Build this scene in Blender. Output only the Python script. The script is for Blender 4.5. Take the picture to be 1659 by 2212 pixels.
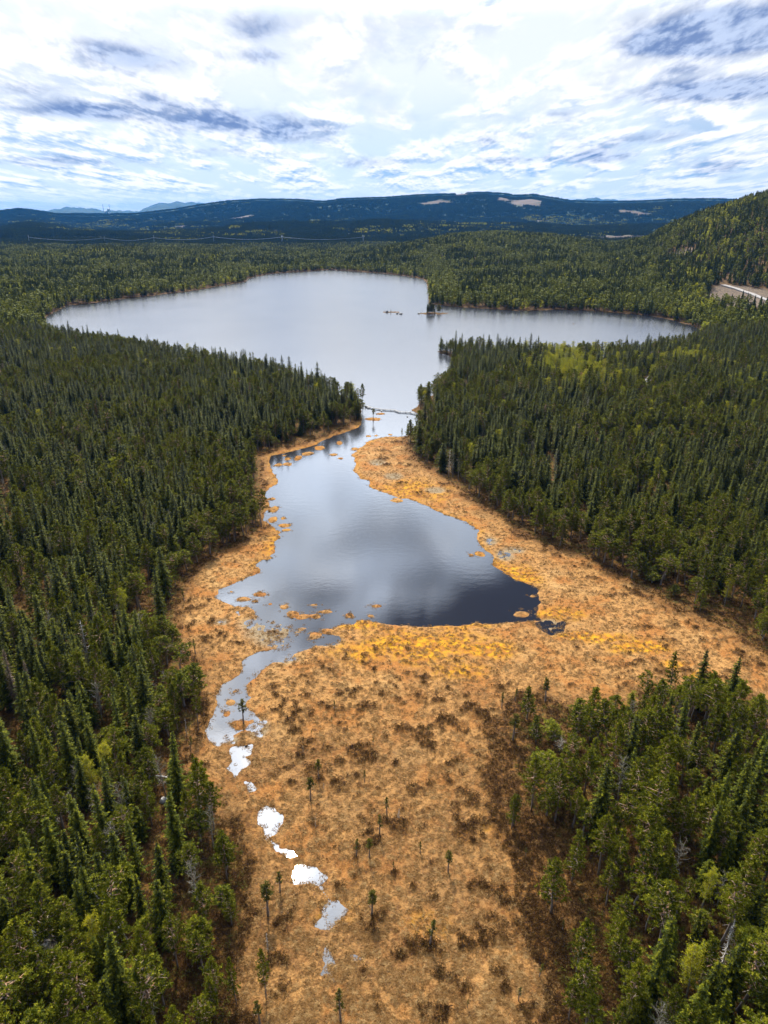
import bpy, math, random
import numpy as np
from mathutils import Vector

# ---------------------------------------------------------------- clear
for o in list(bpy.data.objects):
    bpy.data.objects.remove(o)
sc = bpy.context.scene
col = sc.collection
R = math.radians

# ---------------------------------------------------------------- camera
CAM_H, PITCH, F, CX, CY = 100.0, 23.0, 1533.0, 829.5, 1106.0   # focal length and centre in units of a 1659 x 2212 picture
cam = bpy.data.cameras.new("camera"); camo = bpy.data.objects.new("camera", cam); col.objects.link(camo)
camo.location = (0, 0, CAM_H); camo.rotation_euler = (R(90 - PITCH), 0, 0)
cam.sensor_fit = 'VERTICAL'; cam.sensor_height = 24.0; cam.lens = 24.0 * F / 2212.0
cam.clip_start = 1.0; cam.clip_end = 60000
sc.camera = camo

# ---------------------------------------------------------------- light
SUN_AZ, SUN_EL = -10.0, 49.0        # azimuth from +Y towards +X
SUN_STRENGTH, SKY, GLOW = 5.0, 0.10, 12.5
EXPOSURE = 0.25
sc.view_settings.view_transform = 'Standard'; sc.view_settings.look = 'None'
sc.view_settings.exposure = EXPOSURE; sc.view_settings.gamma = 1.0
sl = bpy.data.lights.new("sun", 'SUN'); sl.energy = SUN_STRENGTH; sl.angle = R(0.6); sl.color = (1.0, 0.91, 0.76)
so = bpy.data.objects.new("sun", sl); col.objects.link(so)
sd = Vector((math.sin(R(SUN_AZ)) * math.cos(R(SUN_EL)), math.cos(R(SUN_AZ)) * math.cos(R(SUN_EL)), math.sin(R(SUN_EL))))
so.rotation_euler = sd.to_track_quat('Z', 'Y').to_euler()


class V:                                    # tiny wrapper so that node maths reads like maths
    nt = None
    def __init__(s, sock): s.s = sock
    @staticmethod
    def op(kind, *a, clamp=False):
        n = V.nt.nodes.new('ShaderNodeMath'); n.operation = kind; n.use_clamp = clamp
        for i, x in enumerate(a):
            if isinstance(x, V): V.nt.links.new(x.s, n.inputs[i])
            else: n.inputs[i].default_value = x
        return V(n.outputs[0])
    def __add__(s, o): return V.op('ADD', s, o)
    __radd__ = __add__
    def __sub__(s, o): return V.op('SUBTRACT', s, o)
    def __rsub__(s, o): return V.op('SUBTRACT', o, s)
    def __mul__(s, o): return V.op('MULTIPLY', s, o)
    __rmul__ = __mul__
    def __truediv__(s, o): return V.op('DIVIDE', s, o)
    def exp(s): return V.op('POWER', math.e, s)
    def pow(s, e): return V.op('POWER', s, e)
    def clamp(s): return V.op('ADD', s, 0.0, clamp=True)
def sstep(x, a, b, lo=0.0, hi=1.0):
    n = V.nt.nodes.new('ShaderNodeMapRange'); n.interpolation_type = 'SMOOTHSTEP'
    V.nt.links.new(x.s, n.inputs[0])
    for i, v in zip((1, 2, 3, 4), (a, b, lo, hi)): n.inputs[i].default_value = v
    return V(n.outputs[0])
def mixc(f, a, b):
    n = V.nt.nodes.new('ShaderNodeMix'); n.data_type = 'RGBA'
    for i, x in zip((0, 6, 7), (f, a, b)):
        if isinstance(x, V): V.nt.links.new(x.s, n.inputs[i])
        elif isinstance(x, tuple): n.inputs[i].default_value = (*x, 1.0)
        else: n.inputs[i].default_value = x
    return V(n.outputs[2])
def noise(vec, scale, detail=4.0, rough=0.5, dist=0.0, out=0):
    n = V.nt.nodes.new('ShaderNodeTexNoise')
    n.inputs['Scale'].default_value = scale; n.inputs['Detail'].default_value = detail
    n.inputs['Roughness'].default_value = rough; n.inputs['Distortion'].default_value = dist
    if vec is not None: V.nt.links.new(vec.s, n.inputs['Vector'])
    return V(n.outputs[out])
def comb(x, y, z):
    n = V.nt.nodes.new('ShaderNodeCombineXYZ')
    for i, v in enumerate((x, y, z)):
        if isinstance(v, V): V.nt.links.new(v.s, n.inputs[i])
        else: n.inputs[i].default_value = v
    return V(n.outputs[0])

# ---- world: Nishita sky behind broken, back-lit cloud that is brightest round the sun
w = bpy.data.worlds.new("World"); sc.world = w; w.use_nodes = True
nt = w.node_tree; nt.nodes.clear(); V.nt = nt
out = nt.nodes.new('ShaderNodeOutputWorld'); bg = nt.nodes.new('ShaderNodeBackground')
sky = nt.nodes.new('ShaderNodeTexSky'); sky.sky_type = 'NISHITA'; sky.sun_disc = False
sky.sun_elevation = R(SUN_EL); sky.sun_rotation = R(SUN_AZ)
tc = nt.nodes.new('ShaderNodeTexCoord'); sep = nt.nodes.new('ShaderNodeSeparateXYZ')
nt.links.new(tc.outputs['Generated'], sep.inputs[0])
dx, dy, dz = (V(sep.outputs[i]) for i in range(3))
zc = V.op('MAXIMUM', dz, 0.0)
el = V.op('ARCSINE', dz) * 57.2958
az = V.op('ARCTAN2', dx, dy) * 57.2958
ec = V.op('MAXIMUM', el, 0.0)
wx = az / (ec + 4.0).pow(0.7) * 0.36
wy = V.op('LOGARITHM', ec + 2.2, math.e)
def cvec(ox, oy, k=1.0): return comb(wx * k + ox, wy + oy, 4.2)
n_big = noise(cvec(0, 0), 3.2, 7, 0.53, 0.2)
n_up = noise(cvec(0, 0.045), 3.2, 7, 0.53, 0.2)
n_mid = noise(cvec(11.3, 5.1, .8), 2.1, 8, 0.58, 0.3)
n_fine = noise(cvec(31.0, 9.0), 11.0, 7, 0.62, 0.3)
n_fup = noise(cvec(31.0, 9.018), 11.0, 7, 0.62, 0.3)
def blob(a, e, sa, se, amp):
    u, v = (az - a) / sa, (el - e) / se
    return V.op('MULTIPLY', (0.0 - (u * u + v * v)).exp(), amp)
# dark cloud bases seen in the photograph (azimuth, elevation, widths in degrees)
def ae(px, py):
    X, Yc = (px - CX) / F, (CY - py) / F
    f = (X, math.cos(R(PITCH)) + Yc * math.sin(R(PITCH)), -math.sin(R(PITCH)) + Yc * math.cos(R(PITCH)))
    return math.degrees(math.atan2(f[0], f[1])), math.degrees(math.atan2(f[2], math.hypot(f[0], f[1])))
dark = None
for (x, y, sx, sy, a) in [(290, 128, 95, 22, .85), (190, 95, 50, 14, .5), (170, 238, 110, 16, 1.0), (330, 215, 70, 16, .6), (450, 258, 100, 22, .95), (630, 280, 90, 24, .85),
                          (560, 60, 80, 22, .65), (560, 122, 60, 14, .7), (1500, 85, 130, 20, .9), (1610, 55, 130, 34, 1.1), (1560, 192, 140, 20, 1.3), (1560, 70, 130, 26, .9), (1060, 5, 50, 12, .7), (1480, 150, 40, 8, .5),
                          (1300, 335, 70, 18, .7), (1540, 360, 60, 20, .6), (1080, 300, 90, 14, .5), (900, 100, 90, 30, .3),
                          (150, 350, 130, 12, .6), (800, 350, 80, 14, .55), (1400, 300, 120, 12, .5), (500, 330, 120, 10, .45), (1100, 345, 120, 9, .5), (60, 190, 60, 14, .5), (1200, 255, 120, 14, .35)]:
    a0, e0 = ae(x, y); s = 26.0
    b = blob(a0, e0, sx / s, sy / s, a)
    dark = b if dark is None else dark + b
bd = noise(cvec(3.0, 2.4), 6.5, 9, 0.62, 0.5)
dark = sstep(dark * 1.0 + (bd - .5) * 1.3, 0.12, 1.0)
lowf = sstep(el, 2.0, 9.5, 1.0, 0.0)                       # towards the horizon the gaps are bluer and wider
relief = (n_big - n_up) * 8.5 + (n_fine - n_fup) * 2.2     # lit tops, shaded bases
skyc = V(nt.nodes.new('ShaderNodeVectorMath').outputs[0]); sm = skyc.s.node; sm.operation = 'SCALE'
nt.links.new(sky.outputs[0], sm.inputs[0]); sm.inputs['Scale'].default_value = SKY
blue = mixc(sstep(el, 0.0, 8.0), (0.55, 0.76, 0.97), (0.24, 0.44, 0.86))
blue = mixc(0.25, blue, skyc)
gapm = sstep(n_big * .6 + n_mid * .4, .54, .42) * sstep(el, 1.0, 9.0, 0.75, 0.25)
thin = mixc(lowf, mixc(sstep(n_mid, .46, .64) * .75, (0.93, 0.95, 0.98), (0.58, 0.64, 0.74)), (0.78, 0.88, 0.99))
body = mixc(sstep(relief, -.85, .60), mixc(lowf, (0.66, 0.73, 0.85), (0.30, 0.50, 0.76)), (1.02, 1.02, 1.03))
cl = sstep(n_big, .42, .56)
c = mixc(cl * sstep(el, .4, 2.2, .25, .95), mixc(gapm, thin, blue), body)
c = mixc((dark * 0.9).clamp(), c, mixc(sstep(relief + (n_fine - .5) * 2.0, -.6, .7), (0.11, 0.20, 0.44), (0.46, 0.57, 0.80)))
# brightness of thin cloud before the sun; unseen sky also shaped for its light
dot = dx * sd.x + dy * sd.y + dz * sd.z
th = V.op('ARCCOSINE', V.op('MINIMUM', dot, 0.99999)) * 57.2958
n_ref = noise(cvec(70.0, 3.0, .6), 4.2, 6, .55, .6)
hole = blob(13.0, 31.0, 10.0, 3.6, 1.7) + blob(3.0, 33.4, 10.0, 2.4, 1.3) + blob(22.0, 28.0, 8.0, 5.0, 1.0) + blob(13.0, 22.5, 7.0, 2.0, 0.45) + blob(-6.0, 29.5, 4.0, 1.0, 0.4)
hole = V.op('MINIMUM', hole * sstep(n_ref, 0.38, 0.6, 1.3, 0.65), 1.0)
rise = (sstep(el, 11.5, 16.0, 0.0, 4.0) * sstep(el, 24.0, 17.0) + sstep(el, 14.0, 24.0, 0.0, 1.9)) * sstep(th, 60.0, 26.0)  # bright band added above the frame to lift the water reflections
bright = blob(-17.0, 34.0, 9.0, 6.5, 2.6) + blob(-3.0, 28.0, 6.0, 1.8, 2.2)  # bright patches added out of frame, mirrored in pond and stream
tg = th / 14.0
glow = sstep(th, 100.0, 45.0, .16, 1.0) + rise + GLOW * (0.0 - tg * tg).exp() * sstep(n_mid, .35, .62, .75, 1.15)  # unseen sky away from the sun is dimmed to cut ambient light
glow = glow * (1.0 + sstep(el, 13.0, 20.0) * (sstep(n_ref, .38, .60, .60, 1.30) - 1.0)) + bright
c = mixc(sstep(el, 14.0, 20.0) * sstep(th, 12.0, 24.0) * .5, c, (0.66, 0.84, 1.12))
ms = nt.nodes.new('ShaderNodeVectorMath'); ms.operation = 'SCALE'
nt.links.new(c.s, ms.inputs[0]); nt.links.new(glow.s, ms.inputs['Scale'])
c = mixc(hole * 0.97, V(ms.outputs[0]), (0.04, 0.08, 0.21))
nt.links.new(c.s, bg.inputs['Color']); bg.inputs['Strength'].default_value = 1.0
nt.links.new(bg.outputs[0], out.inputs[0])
w.cycles.sampling_method = 'MANUAL'; w.cycles.sample_map_resolution = 1024

sc.cycles.max_bounces = 5; sc.cycles.diffuse_bounces = 1; sc.cycles.glossy_bounces = 3
sc.cycles.transmission_bounces = 2; sc.cycles.transparent_max_bounces = 8; sc.cycles.volume_bounces = 0
sc.cycles.use_denoising = True; sc.cycles.denoiser = 'OPENIMAGEDENOISE'
try: sc.cycles.denoising_prefilter = 'ACCURATE'
except Exception: pass

# ---------------------------------------------------------------- picture point -> ground point
SP, CP = math.sin(R(PITCH)), math.cos(R(PITCH))
def ray(px, py):
    X, Yc = (px - CX) / F, (CY - py) / F
    return X, CP + Yc * SP, -SP + Yc * CP
def P(px, py, z=0.3):
    x, y, zz = ray(px, py); t = (z - CAM_H) / zz
    return x * t, y * t
def polyw(pts): return np.array([P(*p, z=0.0) for p in pts])
def project(x, y, z):
    yy = y * CP - (z - CAM_H) * SP; u = y * SP + (z - CAM_H) * CP
    yy = np.maximum(yy, 1e-3)
    return CX + F * x / yy, CY - F * u / yy

# ---------------------------------------------------------------- numpy noise and distance helpers
def _h(ix, iy, s):
    n = (ix.astype(np.int64) * 374761393 + iy.astype(np.int64) * 668265263 + s * 1442695041) & 0xffffffff
    n = ((n ^ (n >> 13)) * 1274126177) & 0xffffffff
    n = n ^ (n >> 16)
    return (n & 0xffff).astype(np.float32) / 65535.0
def vn(x, y, s=0):
    ix, iy = np.floor(x), np.floor(y); fx, fy = x - ix, y - iy
    fx, fy = fx * fx * (3 - 2 * fx), fy * fy * (3 - 2 * fy)
    a = _h(ix, iy, s) * (1 - fx) + _h(ix + 1, iy, s) * fx
    b = _h(ix, iy + 1, s) * (1 - fx) + _h(ix + 1, iy + 1, s) * fx
    return a * (1 - fy) + b * fy
def fbm(x, y, sc_, octv=4, s=0, g=0.5):
    r = 0; a = 1.0; t = 0
    c_, s_ = math.cos(0.6), math.sin(0.6)
    x, y = x / sc_, y / sc_
    for i in range(octv):
        r = r + a * (vn(x, y, s + i * 7) - 0.5); t += a; a *= g
        x, y = (x * c_ - y * s_) * 2.03 + 11.3, (x * s_ + y * c_) * 2.03 + 5.7
    return r / t * 2                           # about -1..1
def sst(a, b, x):
    t = np.clip((x - a) / (b - a), 0, 1); return t * t * (3 - 2 * t)
def sdf(poly, x, y):                           # negative inside
    d = np.full(x.shape, 1e18); ins = np.zeros(x.shape, bool)
    n = len(poly)
    for i in range(n):
        ax, ay = poly[i]; bx, by = poly[(i + 1) % n]
        ex, ey = bx - ax, by - ay
        wx, wy = x - ax, y - ay
        t = np.clip((wx * ex + wy * ey) / (ex * ex + ey * ey + 1e-12), 0, 1)
        d = np.minimum(d, (wx - t * ex) ** 2 + (wy - t * ey) ** 2)
        c1 = (ay > y) != (by > y)
        with np.errstate(divide='ignore', invalid='ignore'):
            xi = ax + (y - ay) * ex / (ey if ey != 0 else 1e-12)
        ins ^= c1 & (x < xi)
    d = np.sqrt(d); return np.where(ins, -d, d)
def polyline_d(poly, x, y):
    d = np.full(x.shape, 1e18)
    for i in range(len(poly) - 1):
        ax, ay = poly[i]; bx, by = poly[i + 1]; ex, ey = bx - ax, by - ay
        t = np.clip(((x - ax) * ex + (y - ay) * ey) / (ex * ex + ey * ey + 1e-12), 0, 1)
        d = np.minimum(d, (x - ax - t * ex) ** 2 + (y - ay - t * ey) ** 2)
    return np.sqrt(d)

# ---------------------------------------------------------------- the map (traced on the ground plane)
WATER = polyw([(96, 692), (103, 682), (145, 660), (200, 655), (270, 645), (320, 640), (360, 635), (425, 627), (480, 617), (530, 609), (538, 601), (580, 592),
    (670, 586), (710, 583), (829, 591), (879, 597), (914, 603), (921, 611), (926, 630), (926, 657), (994, 664), (1054, 667), (1129, 672), (1204, 669), (1279, 672),
    (1329, 676), (1404, 682), (1454, 692), (1494, 704), (1516, 714), (1514, 728), (1505, 744), (1400, 764), (1250, 775), (1100, 768), (1000, 762), (955, 756), (940, 759),
    (979, 772), (975, 800), (965, 825), (935, 850), (905, 868), (893, 887), (909, 901), (911, 912), (897, 930), (877, 941), (826, 945), (798, 954), (776, 966),
    (758, 984), (773, 1002), (762, 1017), (780, 1035), (798, 1038), (798, 1049), (823, 1063), (852, 1074), (881, 1078), (924, 1092), (952, 1107), (982, 1116),
    (1017, 1131), (1035, 1145), (1030, 1167), (1048, 1189), (1065, 1197), (1065, 1219), (1087, 1233), (1114, 1255), (1162, 1272), (1165, 1303), (1158, 1338),
    (1122, 1343), (1048, 1347), (995, 1351), (929, 1354), (844, 1348), (783, 1339), (758, 1348), (697, 1360), (697, 1369), (733, 1373), (729, 1387), (686, 1391),
    (650, 1409), (632, 1414), (590, 1428), (556, 1444), (552, 1464), (536, 1484), (544, 1508), (538, 1528), (556, 1548), (548, 1568), (524, 1580), (488, 1592), (476, 1612),
    (468, 1608), (448, 1588), (456, 1548), (464, 1524), (456, 1504), (480, 1480), (516, 1456), (532, 1424), (572, 1408), (612, 1404), (636, 1380), (664, 1356),
    (620, 1345), (572, 1338), (544, 1328), (515, 1330), (500, 1304), (464, 1288), (472, 1272), (499, 1261), (524, 1251), (560, 1236), (557, 1218), (596, 1193), (593, 1175),
    (605, 1160), (590, 1140), (567, 1125), (582, 1096), (571, 1067), (600, 1042), (589, 1017), (584, 1000), (590, 985), (629, 975), (679, 962), (722, 942), (758, 930), (783, 918), (780, 902),
    (783, 891), (782, 877), (776, 866), (745, 858), (690, 842), (600, 815), (440, 785), (250, 750), (130, 733), (100, 716)])
def pc5(pts): return [(331.8 + .4 * a, 1227.6 + .4 * b) for a, b in pts]
def pc6(pts): return [(464.5 + .44 * a, 1659 + .44 * b) for a, b in pts]
def pc4(pts): return [(929 + .44 * a, 929 + .44 * b) for a, b in pts]
POOLS = [polyw(pc5(p)) for p in (
    [(410, 970), (450, 962), (530, 955), (520, 1010), (490, 1020), (530, 1050), (500, 1080), (460, 1090), (440, 1130), (430, 1100), (400, 1080), (420, 1040)],
    [(520, 1150), (550, 1190), (510, 1218), (496, 1180)],
    [(570, 1320), (610, 1290), (660, 1310), (705, 1340), (700, 1380), (665, 1430), (620, 1450), (622, 1475), (600, 1460), (595, 1400), (560, 1380)],
    [(640, 1500), (700, 1520), (740, 1522), (778, 1558), (745, 1560), (700, 1545), (655, 1530)])]
POOLS += [polyw(pc6(p)) for p in (
    [(380, 530), (400, 478), (440, 485), (500, 490), (552, 540), (530, 560), (500, 582), (470, 568), (430, 572), (385, 570)],
    [(550, 660), (600, 650), (650, 695), (620, 740), (570, 795), (520, 790), (488, 775), (530, 730), (522, 690)],
    [(545, 875), (580, 930), (587, 965), (550, 972), (525, 1012), (540, 960), (528, 920)],
    [(670, 925), (700, 933), (732, 930), (715, 942), (685, 940)], [(590, 1100), (620, 1090), (645, 1098), (615, 1108)])]
RING = polyw(pc4([(528, 955), (560, 985), (595, 1001), (640, 985), (656, 945)]))
CHAN = polyw([(530, 1690), (545, 1705), (556, 1725), (570, 1745), (582, 1810), (590, 1822), (605, 1835), (640, 1850), (655, 1868), (690, 1915), (712, 1945), (706, 2015), (708, 2040), (705, 2080), (712, 2110), (735, 2140)])
ISLETS = [(808, 906, 15, 3.4), (822, 894, 9, 2), (857, 1081, 13, 5.5), (736, 990, 7, 2), (720, 982, 9, 2.4), (796, 942, 7, 2), (812, 941, 5, 1.5), (843, 939, 5, 1.6), (765, 970, 7, 3), (733, 957, 7, 5), (690, 968, 10, 5),
    (665, 980, 13, 4), (643, 990, 8, 5), (621, 991, 7, 3.5), (621, 1003, 11, 3.5), (602, 1004, 9, 4), (614, 984, 6, 2), (592, 1101, 10, 7), (589, 1123, 11, 6.5),
    (587, 1078, 9, 3), (612, 1120, 6.5, 3), (614, 1135, 16, 5), (618, 1145, 10, 3), (596, 1150, 10, 4), (561, 1284, 14, 5), (527, 1294, 14, 4.5), (552, 1299, 7, 3),
    (584, 1305, 5, 2.4), (499, 1278, 4, 2), (533, 1324, 18, 12), (510, 1315, 9, 6), (614, 1312, 11, 5), (632, 1326, 14, 8), (655, 1333, 16, 6), (680, 1332, 14, 5),
    (704, 1322, 16, 4), (677, 1307, 10, 2.6), (754, 1330, 10, 5.5), (801, 1331, 8, 3), (812, 1309, 11, 4), (682, 1375, 15, 8), (1037, 1197, 11, 6), (1018, 1199, 5, 3),
    (1128, 1327, 18, 7), (1162, 1343, 8, 5), (1151, 1288, 8, 3), (1185, 1352, 22, 11), (500, 1518, 11, 7), (490, 1542, 9, 8), (520, 1564, 20, 11), (507, 1494, 6, 2.5), (545, 1560, 10, 6),
    (845, 674.5, 18, 1.6), (866, 677.5, 6, .8), (936, 677, 32, 2.4), (1239, 700, 4, 1), (780, 1012, 6, 2.5), (575, 1205, 12, 4), (563, 1180, 9, 5)]
OPEN = polyw([(783, 905), (758, 912), (708, 940), (650, 955), (614, 966), (560, 981), (560, 1045), (560, 1128), (552, 1153), (506, 1182), (445, 1207), (416, 1229), (398, 1254),
    (385, 1285), (368, 1318), (380, 1370), (400, 1410), (420, 1468), (425, 1560), (392, 1600), (364, 1640), (390, 1690), (440, 1730), (480, 1788), (515, 1868), (520, 1945), (528, 2011), (516, 2077), (515, 2150), (508, 2300), (490, 2700), (480, 3100),
    (1240, 3100), (1250, 2400), (1238, 2212), (1225, 2080), (1255, 1960), (1232, 1900), (1195, 1800), (1140, 1749), (1112, 1663), (1100, 1575),
    (1175, 1525), (1294, 1540), (1369, 1536), (1435, 1495), (1514, 1508), (1598, 1510), (1640, 1540), (1659, 1570), (1720, 1640), (1850, 1660), (1850, 1500), (1659, 1412), (1567, 1358), (1501, 1327), (1413, 1279), (1325, 1235), (1237, 1191),
    (1193, 1182), (1096, 1125), (1017, 1076), (973, 1040), (913, 1004), (886, 960), (888, 940), (912, 915), (905, 895), (893, 885),
    (850, 884), (783, 873)])
HEATH = polyw([(1175, 1498), (1100, 1512), (1035, 1560), (1045, 1600), (1040, 1660), (1062, 1740), (1075, 1850), (1085, 1950), (1100, 2030), (1170, 2120), (1200, 2240), (1210, 2500), (1320, 2500), (1300, 2212), (1280, 1960), (1240, 1800), (1150, 1600)])
HEATHS = [HEATH] + [polyw(pc4(p)) for p in ([(395, 505), (450, 490), (520, 520), (490, 555), (420, 540)], [(590, 605), (650, 620), (660, 640), (600, 625)],
    [(1090, 1180), (1170, 1180), (1250, 1210), (1230, 1225), (1110, 1210)], [(850, 640 + 10), (1000, 790), (1180, 880), (1160, 900), (980, 800), (830, 670)])]
MARSH = [(590, 1365, 70, 25), (600, 1380, 60, 22), (560, 1350, 50, 18), (710, 1385, 32, 14), (480, 1345, 18, 8), (1185, 1350, 28, 14), (560, 1575, 25, 25), (1090, 1200, 22, 14),
         (1060, 1170, 14, 10), (850, 1030, 22, 8), (815, 1000, 20, 8), (500, 1600, 20, 10), (1110, 1190, 26, 8), (940, 1060, 26, 8), (620, 1425, 30, 10)]
MOSS = [(900, 1400, 150, 32, 1), (1040, 1405, 70, 16, 1.3), (1110, 1250, 60, 22, 1), (1200, 1330, 60, 14, .8), (1300, 1380, 60, 12, 1), (1390, 1400, 60, 14, 1.2),
        (1460, 1440, 30, 12, 1), (1500, 1460, 25, 10, 1), (1590, 1530, 30, 40, 1), (900, 1060, 70, 22, .7), (780, 1350, 40, 12, .8), (1260, 1375, 60, 8, 1), (1000, 1350, 80, 8, .7), (600, 1180, 30, 40, .6),
        (880, 1380, 60, 20, .7), (1060, 1300 - 70, 30, 40, .9), (1060, 1790, 40, 25, .4), (990, 1450, 60, 18, .8), (720, 1970, 60, 25, .35), (920, 2000, 60, 30, .3)]
HUMMOCKS = [(1000, 665, 18), (1240, 680, 20), (1320, 705, 32), (1430, 685, 22), (1530, 715, 36), (1145, 748, 34), (1060, 685, 14), (1110, 655, 22), (1200, 622, 10), (1275, 622, 9), (1470, 588, 34), (895, 735, 30), (965, 755, 40),
    (865, 770, 16), (800, 830, 20), (850, 790, 10), (1030, 835, 26), (1035, 875, 18), (755, 625, 16), (835, 690, 18), (790, 690, 14), (690, 765, 14), (1590, 648, 18), (1375, 870, 44), (1440, 900, 60), (1470, 950, 56),
    (1100, 975, 60), (1150, 1010, 60), (1080, 1000, 44), (935, 965, 32), (790, 1010, 36), (1010, 1040, 32), (1410, 1190, 50), (1590, 1060, 34), (1300, 1060, 26), (1000, 1100 + 90, 26), (975, 1150, 26),
    (1210, 1190, 22), (1330, 1380, 80), (1260, 1370, 46), (1190, 1460, 40), (875, 1390, 18), (1490, 1170, 20), (1600, 1150, 30), (740, 1160, 24), (640, 1110, 22), (300, 170, 20), (290, 380, 26), (195, 220, 36), (95, 180, 30), (1620, 850, 34), (1550, 830, 44), (1200, 440, 14), (1280, 408, 16), (1190, 550, 14), (1480, 1300, 26), (1500, 1590, 20), (880, 1140, 44), (1260, 912, 18), (1350, 855, 34)]
HUM_SHADE = [(331.8 + .4 * a, 1227.6 + .4 * b, r * .4) for a, b, r in HUMMOCKS]
HUM_SHADE += [(929 + .44 * a, 929 + .44 * b, r * .44) for a, b, r in [(635, 975, 16), (725, 1073, 9), (1030, 1133, 22), (1110, 1140, 12), (1120, 1160, 14), (1195, 1030, 26), (1160, 1062, 20), (1395, 1028, 18), (1390, 990, 22), (1410, 1062, 18), (1520, 1100, 32), (1550, 1152, 34),
    (1440, 1215, 26), (1550, 1268, 30), (340, 1260, 34), (380, 1250, 18), (440, 1295, 26), (20, 1326, 26), (180, 1300, 24), (700, 1250, 22), (550, 1280, 26), (655, 1180, 12), (590, 1165, 12), (80, 1420, 60), (180, 1360, 50), (250, 1390, 60), (960, 890, 14), (1205, 938, 14), (1260, 945, 12),
    (850, 690, 24), (750, 660, 16), (1000, 800, 18), (1410, 985, 14), (620, 615, 36), (550, 600, 20), (1030, 1215, 12), (920, 1220, 16), (60, 268, 22), (95, 300, 16), (1330, 1030, 12), (185, 1195, 12), (90, 1265, 10), (820, 1210, 10), (1250, 1180, 26), (800, 725, 14)]]
HUM_SHADE += [(398.2 + .36 * a, 829.5 + .36 * b, r * .36) for a, b, r in [(1195, 400, 34), (1200, 450, 34), (1210, 485, 30), (1280, 350, 44), (1290, 480, 26), (1350, 490, 20), (1385, 500, 14), (1255, 430, 14), (1280, 462, 12), (1240, 412, 10), (1545, 600, 30), (1590, 645, 22), (1420, 660, 50), (1310, 600, 50), (500, 860, 40), (445, 890, 30), (30, 1300, 26), (20, 1370, 30), (110, 1335, 22), (160, 1525, 22), (130, 1060, 50)]]
HUM_SHADE += [(464.5 + .44 * a, 1659 + .44 * b, r * .44) for a, b, r in [(790, 345, 34), (900, 270, 60), (800, 730, 34), (1060, 890, 40), (990, 880, 36), (1365, 740, 26), (870, 515, 22), (690, 440, 20), (1260, 170, 60), (1290, 270, 50), (1410, 600, 26), (720, 990, 22), (970, 580, 14), (600, 575, 16), (1360, 820, 40), (1240, 320, 60), (260, 240, 20), (1020, 210, 20), (1180, 240, 20)]]  # the blob by the slim pine is its cast shadow, drawn as heather

def blobs(lst):                                    # picture blobs -> world ellipses
    o = []
    for b in lst:
        cx, cy = P(b[0], b[1], 0.0); rx = P(b[0] + b[2], b[1], 0.0)[0] - cx
        ry = (P(b[0], b[1] - b[3], 0.0)[1] - P(b[0], b[1] + b[3], 0.0)[1]) / 2
        o.append((cx, cy, max(rx, .3), max(ry, .3), b[4] if len(b) > 4 else 1.0))
    return o
ISL, MAR, MOS = blobs(ISLETS), blobs(MARSH), blobs(MOSS)
def hum_shade_world():
    o = []
    for x, y, r in HUM_SHADE:
        cx, cy = P(x, y, .3); rx = P(x + r, y, .3)[0] - cx
        o.append((cx, cy, max(rx * .8, .5), max(rx * .62, .5)))
    return o
HUM_SHADE_W = hum_shade_world()

# ---- silhouettes of the hills, as azimuth -> tangent of elevation
def prof(pts):
    A = []
    for x, y in pts:
        r_ = ray(x, y); A.append((math.atan2(r_[0], r_[1]), r_[2] / math.hypot(r_[0], r_[1])))
    A.sort(); return np.array([a[0] for a in A]), np.array([a[1] for a in A])
L4 = prof([(-400, 540), (-200, 537), (0, 538), (150, 535), (225, 527), (300, 530), (450, 537), (560, 547), (650, 550), (740, 543), (829, 529), (900, 515), (979, 500), (1079, 494), (1204, 502), (1279, 514),
           (1330, 518), (1400, 505), (1454, 473), (1529, 444), (1590, 426), (1629, 413), (1659, 405), (1800, 365), (2000, 330)])
L3 = prof([(-400, 498), (-200, 495), (0, 492), (60, 480), (150, 492), (250, 496), (400, 492), (480, 486), (540, 478), (640, 471), (750, 474), (829, 470), (950, 479), (1050, 484), (1150, 480), (1250, 483), (1350, 478), (1450, 476), (1600, 472), (1900, 465)])
L2 = prof([(-400, 456), (-200, 460), (0, 454), (40, 449), (75, 453), (120, 461), (200, 464), (300, 460), (380, 451), (430, 442), (500, 433), (560, 429), (640, 430), (700, 434), (740, 428), (830, 425), (900, 420),
           (980, 418), (1040, 414), (1085, 417), (1110, 422), (1150, 420), (1190, 426), (1230, 433), (1300, 435), (1400, 433), (1450, 430), (1540, 429), (1700, 433), (1900, 436)])
L1 = prof([(-400, 460), (-200, 458), (0, 462), (100, 457), (120, 453), (150, 452), (200, 453), (222, 458), (240, 455), (270, 459), (300, 457), (313, 449), (325, 444), (345, 440), (365, 443), (385, 439), (430, 442), (445, 445), (480, 450), (600, 455),
           (1180, 455), (1220, 432), (1260, 429), (1320, 431), (1360, 440), (1600, 450), (1900, 455)])
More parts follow.
